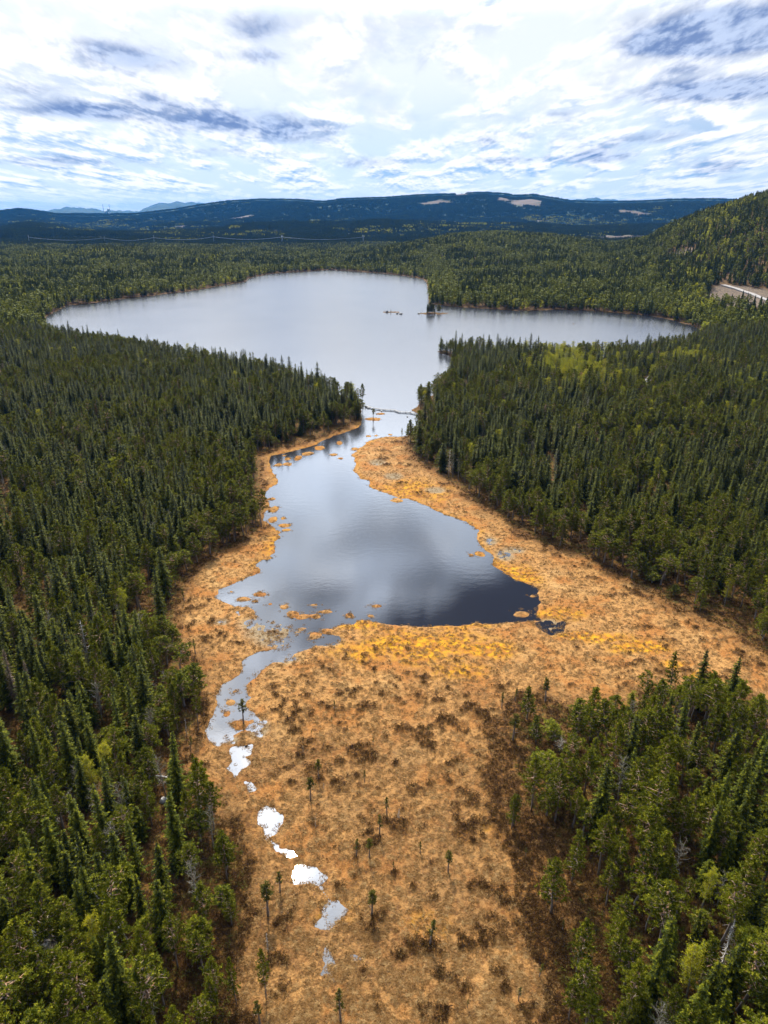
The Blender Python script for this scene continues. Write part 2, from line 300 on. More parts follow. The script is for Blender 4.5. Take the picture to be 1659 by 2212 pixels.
def zkeys(az, r):
    rc4 = 1750 - 250 * sst(0.21, 0.38, az) + 90 * np.sin(az * 9)
    right = sst(0.20, 0.36, az)
    c4 = CAM_H + rc4 * np.interp(az, *L4) - 13
    c3 = CAM_H + 3700 * np.interp(az, *L3) - 12
    c2 = CAM_H + 7500 * np.interp(az, *L2) - 10
    c1 = CAM_H + 20000 * np.interp(az, *L1)
    ks = [(np.zeros_like(r), 3 + 0 * r), (850 + 0 * r, 4 + 5 * right), (rc4, c4), (rc4 + 750, 6 + 0 * r), (2900 + 0 * r, 6 + 0 * r), (3700 + 0 * r, c3), (4700 + 0 * r, np.minimum(c3 - 25, 40)),
          (7500 + 0 * r, c2), (9800 + 0 * r, 20 + 0 * r), (14000 + 0 * r, 20 + 0 * r), (20000 + 0 * r, c1), (25000 + 0 * r, 0 * r), (60000 + 0 * r, 0 * r)]
    z = ks[0][1].copy()
    for (r0, z0), (r1, z1) in zip(ks[:-1], ks[1:]):
        t = np.clip((r - r0) / (r1 - r0), 0, 1); t = t * t * (3 - 2 * t) * .7 + t * .3
        z = np.where(r >= r0, z0 + (z1 - z0) * t, z)
    return z
def in_far(px0, px1, py0, py1): pass

def fields(x, y, fine=True):
    """height and masks of the ground at x, y"""
    x = np.asarray(x, float); y = np.asarray(y, float)
    r = np.hypot(x, y); az = np.arctan2(x, y)
    sw = np.full(x.shape, 500.0); so_ = np.full(x.shape, 500.0)
    m = (r < 2200) & (y > 20)
    xm, ym = x[m], y[m]
    w_ = sdf(WATER, xm, ym)
    amp = np.clip(ym / 400, 0.6, 2.2)
    w_ = w_ + fbm(xm, ym, 9.0, 4, 3) * 1.9 * amp * sst(1500, 500, ym)
    w_ = w_ + fbm(xm, ym, 2.2, 3, 9) * .9
    w_raw = w_.copy()
    near = ym < 420
    xn, yn = xm[near], ym[near]; wn = w_[near]
    pw = np.full(xn.shape, 500.0)
    for p in POOLS: pw = np.minimum(pw, sdf(p, xn, yn))
    pw = pw + fbm(xn, yn, .8, 3, 23) * .3
    pw = np.minimum(pw, polyline_d(RING, xn, yn) - .7)
    pw = np.minimum(pw, polyline_d(CHAN, xn, yn) - .12 + .55 * (fbm(xn, yn, 3, 2, 25) > .12))
    wn = np.minimum(wn, pw + fbm(xn, yn, 1.6, 4, 21) * .5)
    w_[near] = wn
    iw = np.full(xm.shape, 500.0)
    nx_, ny_ = fbm(xm, ym, 3.0, 3, 33) * .35, fbm(xm, ym, 2.0, 3, 37) * .3
    for cx, cy, rx, ry, _ in ISL:
        q = np.hypot((xm - cx) / rx, (ym - cy) / ry) * (1 + nx_) + ny_
        iw = np.minimum(iw, (q - 1) * min(rx, ry))
    w_ = np.maximum(w_, -iw)
    sw[m] = w_
    raw = np.full(x.shape, 500.0); raw[m] = w_raw
    o_ = sdf(OPEN, xm, ym)
    so_[m] = np.minimum(o_ + fbm(xm, ym, 14.0, 3, 41) * 2.5 * sst(20, 60, ym), 500)
    # forest distance : outside OPEN and outside the water
    fd = np.minimum(np.minimum(so_, sw), raw)                        # positive inside the forest
    land = np.clip(sw, 0, None)
    base = 0.22 * sst(0.0, 0.9, sw) + 0.12 * sst(1, 8, sw)
    mar = np.zeros(x.shape)
    for cx, cy, rx, ry, a in MAR:
        mar = np.maximum(mar, sst(1.25, .5, np.hypot((x - cx) / rx, (y - cy) / ry)))
    base = base - mar * .26
    rise = sst(0, 60, fd) * 1.6 + sst(20, 300, fd) * (4 + 7 * fbm(x, y, 170, 3, 51))
    far = zkeys(az, r) + fbm(x, y, 420, 4, 61) * (10 + r * .004) * sst(900, 2200, r) + fbm(x, y, 1600, 3, 63) * sst(3800, 6000, r) * 22
    cresty = sst(400, 0, np.abs(r - 1650)) * .7 + sst(600, 0, np.abs(r - 3700)) * .8 + sst(1400, 0, np.abs(r - 7500)) * .9
    k = zkeys(az, r)
    far = far * (1 - np.clip(cresty, 0, 1)) + k * np.clip(cresty, 0, 1)
    rel = (fbm(x, y, 1500, 4, 65) * 120 + fbm(x, y, 520, 3, 67) * 40) * sst(3050, 3600, r) * sst(7600, 6600, r) * (1 - .75 * sst(500, 100, np.abs(r - 3700)))
    far = far + rel
    lim = CAM_H + r * np.where(r < 3700, np.interp(az, *L3) - .002, np.interp(az, *L2) - .0025 - .004 * sst(7000, 4500, r)) - 12
    far = np.where((r > 2300) & (r < 7400), np.minimum(far, lim), far)
    z = base + rise * sst(1500, 800, r) + (far - 2) * sst(0, 260, fd) * sst(600, 1300, r)
    lim4 = CAM_H + r * np.interp(az, *L4) - 15
    z = np.where((r > 1150) & (r < 3000), np.minimum(z, np.maximum(lim4 - 14 * sst(1900, 2500, r), .6)), z)
    bog = sst(.5, -1.5, so_) * (sw > -2)
    hum_shade = np.zeros(x.shape)
    if fine:
        nearm = (y < 460) & (y > 30)
        xx, yy = x[nearm], y[nearm]
        h = np.zeros(xx.shape)
        wob = fbm(xx, yy, 1.2, 3, 71) * 1.0
        for cx, cy, rx, ry in HUM_SHADE_W:
            h = np.maximum(h, sst(1.35, .75, np.hypot((xx - cx) / rx, (yy - cy) / ry) * (1 + wob)))
        hum_shade[nearm] = h
    heath = np.zeros(x.shape)
    mm = (y < 420) & (y > 20)
    h0 = np.full(int(mm.sum()), 99.0)
    for p in HEATHS: h0 = np.minimum(h0, sdf(p, x[mm], y[mm]))
    heath[mm] = sst(1.5, -2.0, h0 + fbm(x[mm], y[mm], 5, 4, 81) * 3.5)
    edge = sst(-7.0, 0.5, so_ + fbm(x, y, 6, 4, 83) * 4)          # heather along the forest edge
    n1 = fbm(x, y, 2.4, 4, 91, .6); den_ = fbm(x, y, 26, 3, 93)
    scat = sst(.39, .52, n1 + .22 * den_ + .12 * sst(210, 110, y) - .16 * sst(190, 260, y)) * bog * sst(1.5, 5, sw)
    heath = np.maximum(heath, edge * .8)
    heath = np.maximum(heath, hum_shade)
    heath = np.maximum(heath, scat * .75)
    z = z + (hum_shade * .35 + scat * .12 + heath * .1) * (sw > .4)
    if fine:
        z = z + fbm(x, y, 1.4, 3, 101) * .10 * sst(900, 300, y) * sst(-.5, 1.5, sw)
        z = z + fbm(x, y, 0.9, 2, 103) * .13 * mar
    z = np.where(sw < 0, np.maximum(-2.0, sw * .28) + np.where(mar > 0, 0.02, 0), z)
    return z, sw, so_, fd, heath, mar, bog

def hit(px, py):                                     # picture point on the terrain, by marching
    d = ray(px, py); t = 60.0; n = math.hypot(d[0], d[1])
    ts = np.geomspace(60, 26000, 2500)
    xs, ys, zs = d[0] / n * ts, d[1] / n * ts, CAM_H + d[2] / n * ts
    z = fields(xs, ys, False)[0]
    i = np.argmax(zs < z)
    return float(xs[i]), float(ys[i]), float(max(z[i], 0))

# clearings: (px, py, rx, ry) seen on the far slopes -> world
CLEAR_PX = [(940, 438, 32, 3), (1140, 434, 36, 4), (995, 425, 14, 2), (1085, 429, 12, 2), (1425, 440, 17, 2), (395, 490, 20, 2), (480, 497, 14, 2), (1354, 512, 42, 4), (1300, 518, 26, 2),
            (1370, 459, 30, 1.5), (1170, 477, 12, 1.5), (520, 470, 30, 2), (600, 500, 20, 3), (1472, 546, 26, 6)]
CLR = []
for px, py, rx, ry in CLEAR_PX:
    hx, hy, hz = hit(px, py); r_ = math.hypot(hx, hy)
    ux, uy = hx / r_, hy / r_
    up = hit(px, py - ry); dn = hit(px, py + ry)
    ln = max(abs(math.hypot(up[0], up[1]) - math.hypot(dn[0], dn[1])) / 2, rx * r_ / F * .5)
    CLR.append((hx, hy, ux, uy, rx * r_ / F, min(ln, 260 if r_ > 5000 else 120)))
def polyh(pts): return np.array([hit(*p)[:2] for p in pts])
ROADCLR = polyh([(1545, 622), (1560, 612), (1600, 618), (1659, 628), (1780, 640), (1780, 690), (1659, 664), (1600, 662), (1530, 658), (1525, 640)])
ROAD = polyh([(1562, 617), (1590, 625), (1625, 637), (1659, 650), (1720, 678), (1780, 705)])
TRACK = polyh([(1375, 856), (1388, 836), (1396, 826), (1410, 812)])
def clear_mask(x, y):
    m = np.zeros(x.shape)
    for hx, hy, ux, uy, a, b in CLR:
        dx_, dy_ = x - hx, y - hy
        s = dx_ * uy - dy_ * ux; t = dx_ * ux + dy_ * uy
        q = np.hypot(s / a, t / b)
        sel = q < 2
        if sel.any():
            m[sel] = np.maximum(m[sel], sst(1.2, .8, q[sel] * (1 + .5 * fbm(x[sel], y[sel], a * .6, 3, 111))))
    sel = (np.hypot(x, y) < 1700) & (x > 100)
    if sel.any():
        d = sdf(ROADCLR, x[sel], y[sel]) + fbm(x[sel], y[sel], 22, 3, 113) * 9
        m[sel] = np.maximum(m[sel], sst(3, -3, d))
        d = np.minimum(polyline_d(TRACK, x[sel], y[sel]) - 3.0, polyline_d(ROAD, x[sel], y[sel]) - 5)
        m[sel] = np.maximum(m[sel], sst(1, -1, d))
    return m

# ---------------------------------------------------------------- object helpers
def mesh_np(name, verts, faces_flat, counts, mats, midx=None, smooth=False):
    me = bpy.data.meshes.new(name)
    verts = np.asarray(verts, np.float32); ff = np.asarray(faces_flat, np.int32); counts = np.asarray(counts, np.int32)
    me.vertices.add(len(verts)); me.vertices.foreach_set('co', verts.ravel())
    me.loops.add(len(ff)); me.loops.foreach_set('vertex_index', ff)
    me.polygons.add(len(counts))
    st = np.concatenate(([0], np.cumsum(counts)[:-1])).astype(np.int32)
    me.polygons.foreach_set('loop_start', st); me.polygons.foreach_set('loop_total', counts)
    for m in mats: me.materials.append(m)
    if midx is not None: me.polygons.foreach_set('material_index', np.asarray(midx, np.int32))
    me.polygons.foreach_set('use_smooth', np.full(len(counts), smooth))
    me.update(calc_edges=True); me.validate()
    return me
def link(name, me, parent=None):
    o = bpy.data.objects.new(name, me); col.objects.link(o)
    if parent is not None: o.parent = parent
    return o
def tag(o, label=None, cat=None, group=None, kind=None):
    if label: o['label'] = label
    if cat: o['category'] = cat
    if group: o['group'] = group
    if kind: o['kind'] = kind
    return o
def empty(name, loc, rz=0.0, s=1.0):
    o = bpy.data.objects.new(name, None); col.objects.link(o)
    o.location = loc; o.rotation_euler = (0, 0, rz); o.scale = (s, s, s); o.empty_display_size = .5
    return o
class MB:                                            # collects tubes, boxes and leaf faces
    def __init__(s): s.v = []; s.f = []; s.m = []
    def face(s, pts, m=0):
        i = len(s.v); s.v += [tuple(p) for p in pts]; s.f.append(tuple(range(i, i + len(pts)))); s.m.append(m)
    def tube(s, pts, rads, n=6, m=0, cap=True):
        pts = [Vector(p) for p in pts]; rings = []
        for i, p in enumerate(pts):
            d = (pts[min(i + 1, len(pts) - 1)] - pts[max(i - 1, 0)])
            if d.length < 1e-6: d = Vector((0, 0, 1))
            d.normalize(); a = d.orthogonal().normalized(); b = d.cross(a)
            k = len(s.v)
            for j in range(n):
                t = 2 * math.pi * j / n; s.v.append(tuple(p + (a * math.cos(t) + b * math.sin(t)) * rads[i]))
            rings.append(k)
        for i in range(len(rings) - 1):
            a0, b0 = rings[i], rings[i + 1]
            for j in range(n):
                s.f.append((a0 + j, a0 + (j + 1) % n, b0 + (j + 1) % n, b0 + j)); s.m.append(m)
        if cap:
            s.f.append(tuple(rings[-1] + j for j in range(n))); s.m.append(m)
            s.f.append(tuple(rings[0] + n - 1 - j for j in range(n))); s.m.append(m)
    def box(s, c, d, rz=0.0, m=0):
        k = len(s.v); ca, sa = math.cos(rz), math.sin(rz)
        for z in (-1, 1):
            for x, y in ((-1, -1), (1, -1), (1, 1), (-1, 1)):
                X, Y = x * d[0] / 2, y * d[1] / 2
                s.v.append((c[0] + X * ca - Y * sa, c[1] + X * sa + Y * ca, c[2] + z * d[2] / 2))
        for f in ((0, 3, 2, 1), (4, 5, 6, 7), (0, 1, 5, 4), (1, 2, 6, 5), (2, 3, 7, 6), (3, 0, 4, 7)):
            s.f.append(tuple(k + i for i in f)); s.m.append(m)
    def mesh(s, name, mats, smooth=False):
        ff = [i for f in s.f for i in f]
        return mesh_np(name, s.v, ff, [len(f) for f in s.f], mats, s.m, smooth)
def merged(a, b):                                    # trunk (slot 0) and crown (slot 1) as one prototype mesh
    o = MB(); o.v = list(a.v) + list(b.v); k = len(a.v)
    o.f = list(a.f) + [tuple(i + k for i in f) for f in b.f]; o.m = [0] * len(a.f) + [1] * len(b.f)
    return o

# ---------------------------------------------------------------- materials
def mat(name):
    m = bpy.data.materials.new(name); m.use_nodes = True; V.nt = m.node_tree
    b = m.node_tree.nodes['Principled BSDF']
    return m, m.node_tree, b
def geo_pos(): n = V.nt.nodes.new('ShaderNodeNewGeometry'); return V(n.outputs['Position'])
def attr(name, inst=False, fac=False):
    n = V.nt.nodes.new('ShaderNodeAttribute'); n.attribute_name = name
    if inst: n.attribute_type = 'INSTANCER'
    return V(n.outputs['Fac' if fac else 'Color'])
def objrand(): n = V.nt.nodes.new('ShaderNodeObjectInfo'); return V(n.outputs['Random'])
def set_in(b, name, v):
    if isinstance(v, V): V.nt.links.new(v.s, b.inputs[name])
    elif isinstance(v, tuple) and len(v) == 3: b.inputs[name].default_value = (*v, 1)
    else: b.inputs[name].default_value = v
def bump(h, strength, distance):
    n = V.nt.nodes.new('ShaderNodeBump'); n.inputs['Strength'].default_value = strength; n.inputs['Distance'].default_value = distance
    V.nt.links.new(h.s, n.inputs['Height']); return V(n.outputs[0])

def leaf_mat(name, c0, c1, c2, trans=0.35, nscale=.8):
    m, t, b = mat(name)
    rnd = objrand(); p = geo_pos()
    n = noise(p, nscale, 3, .6)
    cc = mixc(sstep(rnd, 0.0, 1.0), c0, c1)
    cc = mixc(sstep(n, .45, .7), cc, c2)
    set_in(b, 'Base Color', cc); set_in(b, 'Roughness', .75); b.inputs['Specular IOR Level'].default_value = .10
    tr = t.nodes.new('ShaderNodeBsdfTranslucent'); t.links.new(cc.s, tr.inputs[0])
    mx = t.nodes.new('ShaderNodeMixShader'); mx.inputs[0].default_value = trans
    t.links.new(b.outputs[0], mx.inputs[1]); t.links.new(tr.outputs[0], mx.inputs[2])
    t.links.new(mx.outputs[0], t.nodes['Material Output'].inputs[0])
    return m
M = {}
M['spruce'] = leaf_mat('spruce_needles', (.012, .017, .0002), (.034, .043, .0004), (.17, .165, .001), .14, 1.6)
M['pine'] = leaf_mat('pine_needles', (.042, .053, .0008), (.092, .100, .0015), (.26, .24, .012), .22, 1.6)
M['birch'] = leaf_mat('birch_leaves', (.26, .26, .010), (.38, .33, .012), (.20, .23, .015), .4)
M['twig'] = leaf_mat('bare_twigs', (.10, .09, .05), (.15, .13, .075), (.19, .17, .10), .2)
M['dry'] = leaf_mat('dry_needles', (.12, .08, .05), (.16, .11, .07), (.24, .19, .14), .2)
M['shrub'] = leaf_mat('heather_leaves', (.050, .023, .007), (.095, .046, .012), (.15, .085, .022), .25, 1.5)
M['young'] = leaf_mat('young_needles', (.085, .085, .012), (.13, .12, .016), (.20, .17, .04), .35)
def bark(name, lo, hi, z0, z1, c3):
    m, t, b = mat(name); n = t.nodes.new('ShaderNodeTexCoord'); s = t.nodes.new('ShaderNodeSeparateXYZ'); t.links.new(n.outputs['Object'], s.inputs[0])
    g = sstep(V(s.outputs[2]), z0, z1); nn = noise(V(n.outputs['Object']), 2.5, 4, .6)
    set_in(b, 'Base Color', mixc(sstep(nn, .4, .65), mixc(g, lo, hi), c3)); set_in(b, 'Roughness', .9)
    set_in(b, 'Normal', bump(nn, .4, .05)); return m
M['bark_spruce'] = bark('spruce_bark', (.16, .13, .11), (.13, .10, .08), 2, 8, (.24, .22, .2))
M['bark_pine'] = bark('pine_bark', (.20, .17, .15), (.36, .19, .09), 3, 8, (.26, .22, .2))
M['bark_birch'] = bark('birch_bark', (.34, .33, .28), (.24, .22, .17), 2, 8, (.12, .1, .09))
M['bark_dead'] = bark('weathered_deadwood', (.42, .39, .35), (.5, .47, .43), 2, 8, (.30, .27, .24))
def plain(name, c, rough=.8, c2=None, sc_=2.0, metal=0.0):
    m, t, b = mat(name)
    if c2: set_in(b, 'Base Color', mixc(sstep(noise(geo_pos(), sc_, 5, .6), .38, .62), c, c2))
    else: set_in(b, 'Base Color', c)
    set_in(b, 'Roughness', rough); b.inputs['Metallic'].default_value = metal; return m
M['plank'] = plain('weathered_planks', (.16, .15, .14), .6, (.26, .25, .24), 3)
M['beam'] = plain('dark_wet_timber', (.035, .028, .022), .8, (.07, .055, .04), 3)
M['rock'] = plain('lichen_rock', (.22, .21, .2), .9, (.38, .37, .34), 1.6)
M['steel'] = plain('galvanised_steel', (.55, .57, .6), .5, None, 1, .3)
M['wire'] = plain('aluminium_wire', (.75, .78, .82), .4, None, 1, .3)
M['white'] = plain('white_paint', (.8, .8, .8), .6)
M['roof'] = plain('grey_roof', (.2, .2, .22), .7)
M['gravel'] = plain('pale_gravel', (.20, .18, .16), .95, (.30, .27, .25), .8)

# ground
m, t, b = mat('bog_and_forest_floor'); M['ground'] = m
p = geo_pos()
A1, A2 = attr('mask_a'), attr('mask_b')
sa = t.nodes.new('ShaderNodeSeparateColor'); t.links.new(A1.s, sa.inputs[0])
sb = t.nodes.new('ShaderNodeSeparateColor'); t.links.new(A2.s, sb.inputs[0])
bog_, hea_, mos_ = (V(sa.outputs[i]) for i in range(3)); clr_, mar_, wet_ = (V(sb.outputs[i]) for i in range(3))
tuft = noise(p, 1.5, 6, .68, .6); fine_ = noise(p, 4.5, 4, .7); patch = noise(p, .11, 5, .6); mid = noise(p, .5, 5, .62)
big_ = noise(p, .035, 4, .6)
straw = mixc(sstep(tuft, .36, .62), (.135, .062, .017), (.35, .172, .050))
straw = mixc(sstep(fine_, .5, .72), straw, (.44, .262, .092))
straw = mixc(sstep(patch, .47, .60) * .75, straw, mixc(sstep(fine_, .4, .6), (.19, .060, .012), (.33, .135, .026)))
straw = mixc(sstep(noise(p, .07, 5, .62), .54, .66) * .4, straw, (.42, .26, .10))
straw = mixc((attr('brown', fac=True) * sstep(big_, .38, .58, .35, .95)).clamp(), straw, mixc(sstep(tuft, .38, .6), (.060, .026, .008), (.20, .10, .032)))
straw = mixc(sstep(mid, .50, .70) * .32, straw, (.13, .050, .013))
moss = mixc(sstep(mid, .40, .60), (.28, .105, .010), (.44, .22, .008))
moss = mixc(sstep(tuft, .45, .62) * .5, moss, (.20, .062, .014))
marc = mixc(sstep(fine_, .4, .6), (.11, .08, .045), (.28, .20, .11))
hthc = mixc(sstep(tuft, .40, .64), (.036, .016, .004), (.155, .068, .014))
floor = mixc(sstep(tuft, .38, .62), (.035, .018, .006), (.15, .072, .015))
floor = mixc(sstep(mid, .46, .64), floor, mixc(sstep(fine_, .4, .6), (.040, .040, .006), (.12, .105, .015)))
clrc = mixc(sstep(mid, .4, .6), (.070, .050, .033), (.14, .10, .066))
g = mixc(bog_, floor, straw)
g = mixc((mos_ * sstep(mid, .3, .55, .5, 1.2)).clamp() * bog_, g, moss)
g = mixc(mar_, g, marc)
g = mixc((hea_ * sstep(tuft, .28, .5, .55, 1.15)).clamp(), g, hthc)
g = mixc(attr('wooded', fac=True), g, (.022, .040, .014))
g = mixc(clr_, g, clrc)
g = mixc(wet_ * .8, g, (.020, .014, .010))
set_in(b, 'Base Color', g); set_in(b, 'Roughness', .95); b.inputs['Specular IOR Level'].default_value = .15
set_in(b, 'Normal', bump(tuft * .7 + fine_ * .3, .9, .35))

# water
m, t, b = mat('peat_water'); M['water'] = m
p = geo_pos(); s = t.nodes.new('ShaderNodeSeparateXYZ'); t.links.new(p.s, s.inputs[0]); yy_ = V(s.outputs[1])
set_in(b, 'Base Color', (.010, .010, .012)); b.inputs['IOR'].default_value = 1.5
windy = sstep(yy_, 130.0, 420.0)
wp = noise(p, .02, 4, .6, .5)
set_in(b, 'Roughness', .02 + windy * .17 + sstep(wp, .3, .7) * windy * .02)
mp = t.nodes.new('ShaderNodeMapping'); t.links.new(p.s, mp.inputs[0]); mp.inputs['Scale'].default_value = (1, 1.6, 1)
rip = noise(V(mp.outputs[0]), 1.3, 3, .6) ; rip2 = noise(V(mp.outputs[0]), .35, 2, .5)
bn = t.nodes.new('ShaderNodeBump'); bn.inputs['Distance'].default_value = .05
t.links.new((rip + rip2 * 1.5).s, bn.inputs['Height']); t.links.new((.05 + windy * .45).s, bn.inputs['Strength']); set_in(b, 'Normal', V(bn.outputs[0]))

# ---------------------------------------------------------------- ground sheet
rows = np.concatenate([np.linspace(-400, 20, 12), np.arange(28, 56, 1.2), 56 * np.exp(np.arange(0, math.log(420 / 56), .0042)), 420 * np.exp(np.arange(.0062, math.log(30000 / 420) + .006, .0062))])
NU = 760
u = np.linspace(-1, 1, NU); u = u * .62 + u ** 3 * .38
hw = np.maximum(170, rows * .78 + 60)
GX, GY = np.outer(hw, u), np.outer(rows, np.ones(NU))
gx, gy = GX.ravel(), GY.ravel()
gz, gsw, gso, gfd, ghe, gmar, gbog = fields(gx, gy)
gclr = clear_mask(gx, gy)
gmoss = np.zeros(gx.shape)
for cx, cy, rx, ry, a in MOS:
    gmoss = np.maximum(gmoss, a * sst(1.5, .3, np.hypot((gx - cx) / rx, (gy - cy) / ry) + fbm(gx, gy, 7, 3, 121) * .5))
gmoss = np.maximum(gmoss, sst(3.0, .3, gsw) * sst(-1, .3, gsw) * .35 * gbog * (gy > 190))
ghe = np.where(gbog > .5, ghe * (1 - .7 * np.clip(gmoss, 0, 1) * (gy > 150)), ghe * .6)
nr, nc = len(rows), NU
i = np.arange((nr - 1) * nc).reshape(nr - 1, nc)[:, :-1].ravel()
quads = np.stack([i, i + 1, i + nc + 1, i + nc], 1)
me = mesh_np('ground', np.stack([gx, gy, gz], 1), quads.ravel(), np.full(len(quads), 4), [M['ground']], smooth=True)
def colattr(name, a, b_, c_):
    at = me.color_attributes.new(name, 'FLOAT_COLOR', 'POINT')
    at.data.foreach_set('color', np.stack([a, b_, c_, np.ones_like(a)], 1).astype(np.float32).ravel())
colattr('mask_a', gbog, np.clip(ghe, 0, 1), np.clip(gmoss, 0, 1)); colattr('mask_b', gclr, gmar, sst(.25, -.3, gsw) * (gmar < .5))
gbrown = np.clip(sst(150, 85, gy + fbm(gx, gy, 30, 3, 131) * 40) * .8 + sst(.1, .5, fbm(gx, gy, 12, 4, 133)) * .35, 0, 1)
for _p in POOLS: gbrown = np.maximum(gbrown, .9 * sst(4.5, .5, sdf(_p, gx, gy) + fbm(gx, gy, 3, 3, 135) * 2) * (gy < 400))
_dr = polyw([(707, 2010), (703, 2060), (692, 2120), (682, 2180), (668, 2260), (650, 2400)])
gbrown = np.maximum(gbrown, sst(3.2, .8, polyline_d(_dr, gx, gy) + fbm(gx, gy, 2.5, 3, 137) * 1.6) * (gy < 130))
colattr('brown', *([gbrown] * 3))
colattr('wooded', *([sst(2500, 3300, np.hypot(gx, gy))] * 3))
ground = tag(link('ground', me), kind='structure')
TZ = gz.reshape(nr, nc)
del GX, GY

wm = MB(); wm.face([(-1500, 30, 0), (1500, 30, 0), (1500, 1800, 0), (-1500, 1800, 0)])
tag(link('lake_water', wm.mesh('lake_water', [M['water']])), kind='structure')

# gravel road on the right-hand slope
def ribbon(name, line, width, material):
    mb = MB(); pts = []
    for (a, b_) in zip(line[:-1], line[1:]):
        for k in range(8): pts.append(a + (b_ - a) * k / 8)
    pts.append(line[-1]); pts = np.array(pts)
    d = np.gradient(pts, axis=0); d /= np.linalg.norm(d, axis=1)[:, None]; nrm = np.stack([-d[:, 1], d[:, 0]], 1)
    ws = np.linspace(-.5, .5, 5) * width
    g_ = pts[:, None, :] + nrm[:, None, :] * ws[None, :, None]
    z = fields(g_[..., 0].ravel(), g_[..., 1].ravel(), False)[0].reshape(g_.shape[:2])
    z = np.repeat(z.max(1)[:, None], 5, 1) + .45
    vs = np.concatenate([g_, z[..., None]], 2).reshape(-1, 3)
    n, k = g_.shape[:2]; f = []
    for a in range(n - 1):
        for c_ in range(k - 1): f.append((a * k + c_, a * k + c_ + 1, (a + 1) * k + c_ + 1, (a + 1) * k + c_))
    for a in range(n - 1):                             # embankment sides down to the ground
        for c_ in (0, k - 1):
            i0 = len(vs); q = vs[[a * k + c_, (a + 1) * k + c_]].copy(); q[:, 2] -= 1.5
            vs = np.vstack([vs, q]); f.append((a * k + c_, (a + 1) * k + c_, i0 + 1, i0))
    o = link(name, mesh_np(name, vs, [i for q in f for i in q], [4] * len(f), [material]))
    return tag(o, kind='structure')
ribbon('gravel_road', ROAD, 6.5, M['gravel'])
ribbon('forest_track_path', TRACK, 4.0, M['gravel'])
#%%OBJECTS
# ---------------------------------------------------------------- tree shapes (metres, base at z = 0)
def rv(rn, a, b): return a + (b - a) * rn.random()
def spray(mb, base, d, L, wdt, droop, rn, n=5, m=0):
    """one conifer bough: a spine with side twigs of needles on both sides"""
    d = Vector(d).normalized(); side = d.cross(Vector((0, 0, 1))).normalized(); p = Vector(base)
    for k in range(n):
        t0, t1 = k / n, (k + 1) / n
        a = p + d * (L * t0) + Vector((0, 0, -droop * L * t0 * t0)); c_ = p + d * (L * t1 * 1.05) + Vector((0, 0, -droop * L * t1 * t1))
        wk = wdt * (1 - .75 * t0) * rv(rn, .7, 1.2)
        for sg in (-1, 1):
            tip = a + side * (sg * wk) + d * (wk * rv(rn, .35, .9)) + Vector((0, 0, -wk * rv(rn, .1, .6)))
            mb.face([a, c_, tip], m)
            if k < n - 1:
                b2 = (a + c_) / 2; tip2 = b2 + side * (sg * wk * .55) + d * (wk * .5) + Vector((0, 0, rv(rn, -.3, .12) * wk))
                mb.face([b2 + Vector((0, 0, .05)), c_ + Vector((0, 0, .07)), tip2], m)
def make_spruce(seed, H=15.0, Rb=2.0, thin=0.0, dead=False):
    rn = random.Random(seed); tr, cr = MB(), MB()
    tr.tube([(0, 0, -.6), (0, 0, H * .35), (0, 0, H * .7), (0, 0, H * .99)], [.20, .15, .09, .02], 6)
    z = rv(rn, .05, .12) * H
    while z < H * .97:
        t = z / H; r_ = Rb * (1 - t) ** .74 * rv(rn, .78, 1.15) * (min(1, .55 + t * 3)) + .16
        nb = 7 if t < .6 else 5; a0 = rn.random() * 6.28
        for k in range(nb):
            if rn.random() < thin: continue
            a = a0 + 6.283 * k / nb + rv(rn, -.35, .35); L = r_ * rv(rn, .62, 1.25)
            up = .30 * t - .20 + rv(rn, -.1, .1)
            b0 = (0, 0, z + rv(rn, -.2, .2))
            d = (math.cos(a), math.sin(a), up)
            if dead:
                e = (math.cos(a) * L, math.sin(a) * L, z - L * .35); mid_ = (math.cos(a) * L * .55, math.sin(a) * L * .55, z - L * .28)
                cr.tube([b0, mid_, e], [.06, .04, .015], 3, cap=False)
                if thin < .3: spray(cr, b0, d, L * .8, .22, .35, rn, 3)
            else: spray(cr, b0, d, L, .26 + .17 * r_, .10, rn, 5 if r_ > .9 else 3)
        z += rv(rn, .46, .66) * (1.08 - .45 * t)
    if not dead:
        for k in range(5):
            a = k * 1.256; cr.face([(0, 0, H * 1.02), (math.cos(a) * .14, math.sin(a) * .14, H * .94), (math.cos(a + .7) * .14, math.sin(a + .7) * .14, H * .94)])
    return tr, cr
def tuft_(mb, c, r_, rn, n=12, up=.4):
    c = Vector(c)
    for k in range(n):
        d = Vector((rn.gauss(0, 1), rn.gauss(0, 1), rn.gauss(up, .7)))
        if d.length < .1: continue
        d.normalize(); s = d.cross(Vector((rn.gauss(0, 1), rn.gauss(0, 1), rn.gauss(0, 1))))
        if s.length < .05: continue
        s.normalize(); L = r_ * rv(rn, .7, 1.25); w_ = r_ * rv(rn, .07, .15)
        mb.face([c + s * w_ * .5, c + d * L * .6 + s * w_, c + d * L, c + d * L * .55 - s * w_, c - s * w_ * .5])
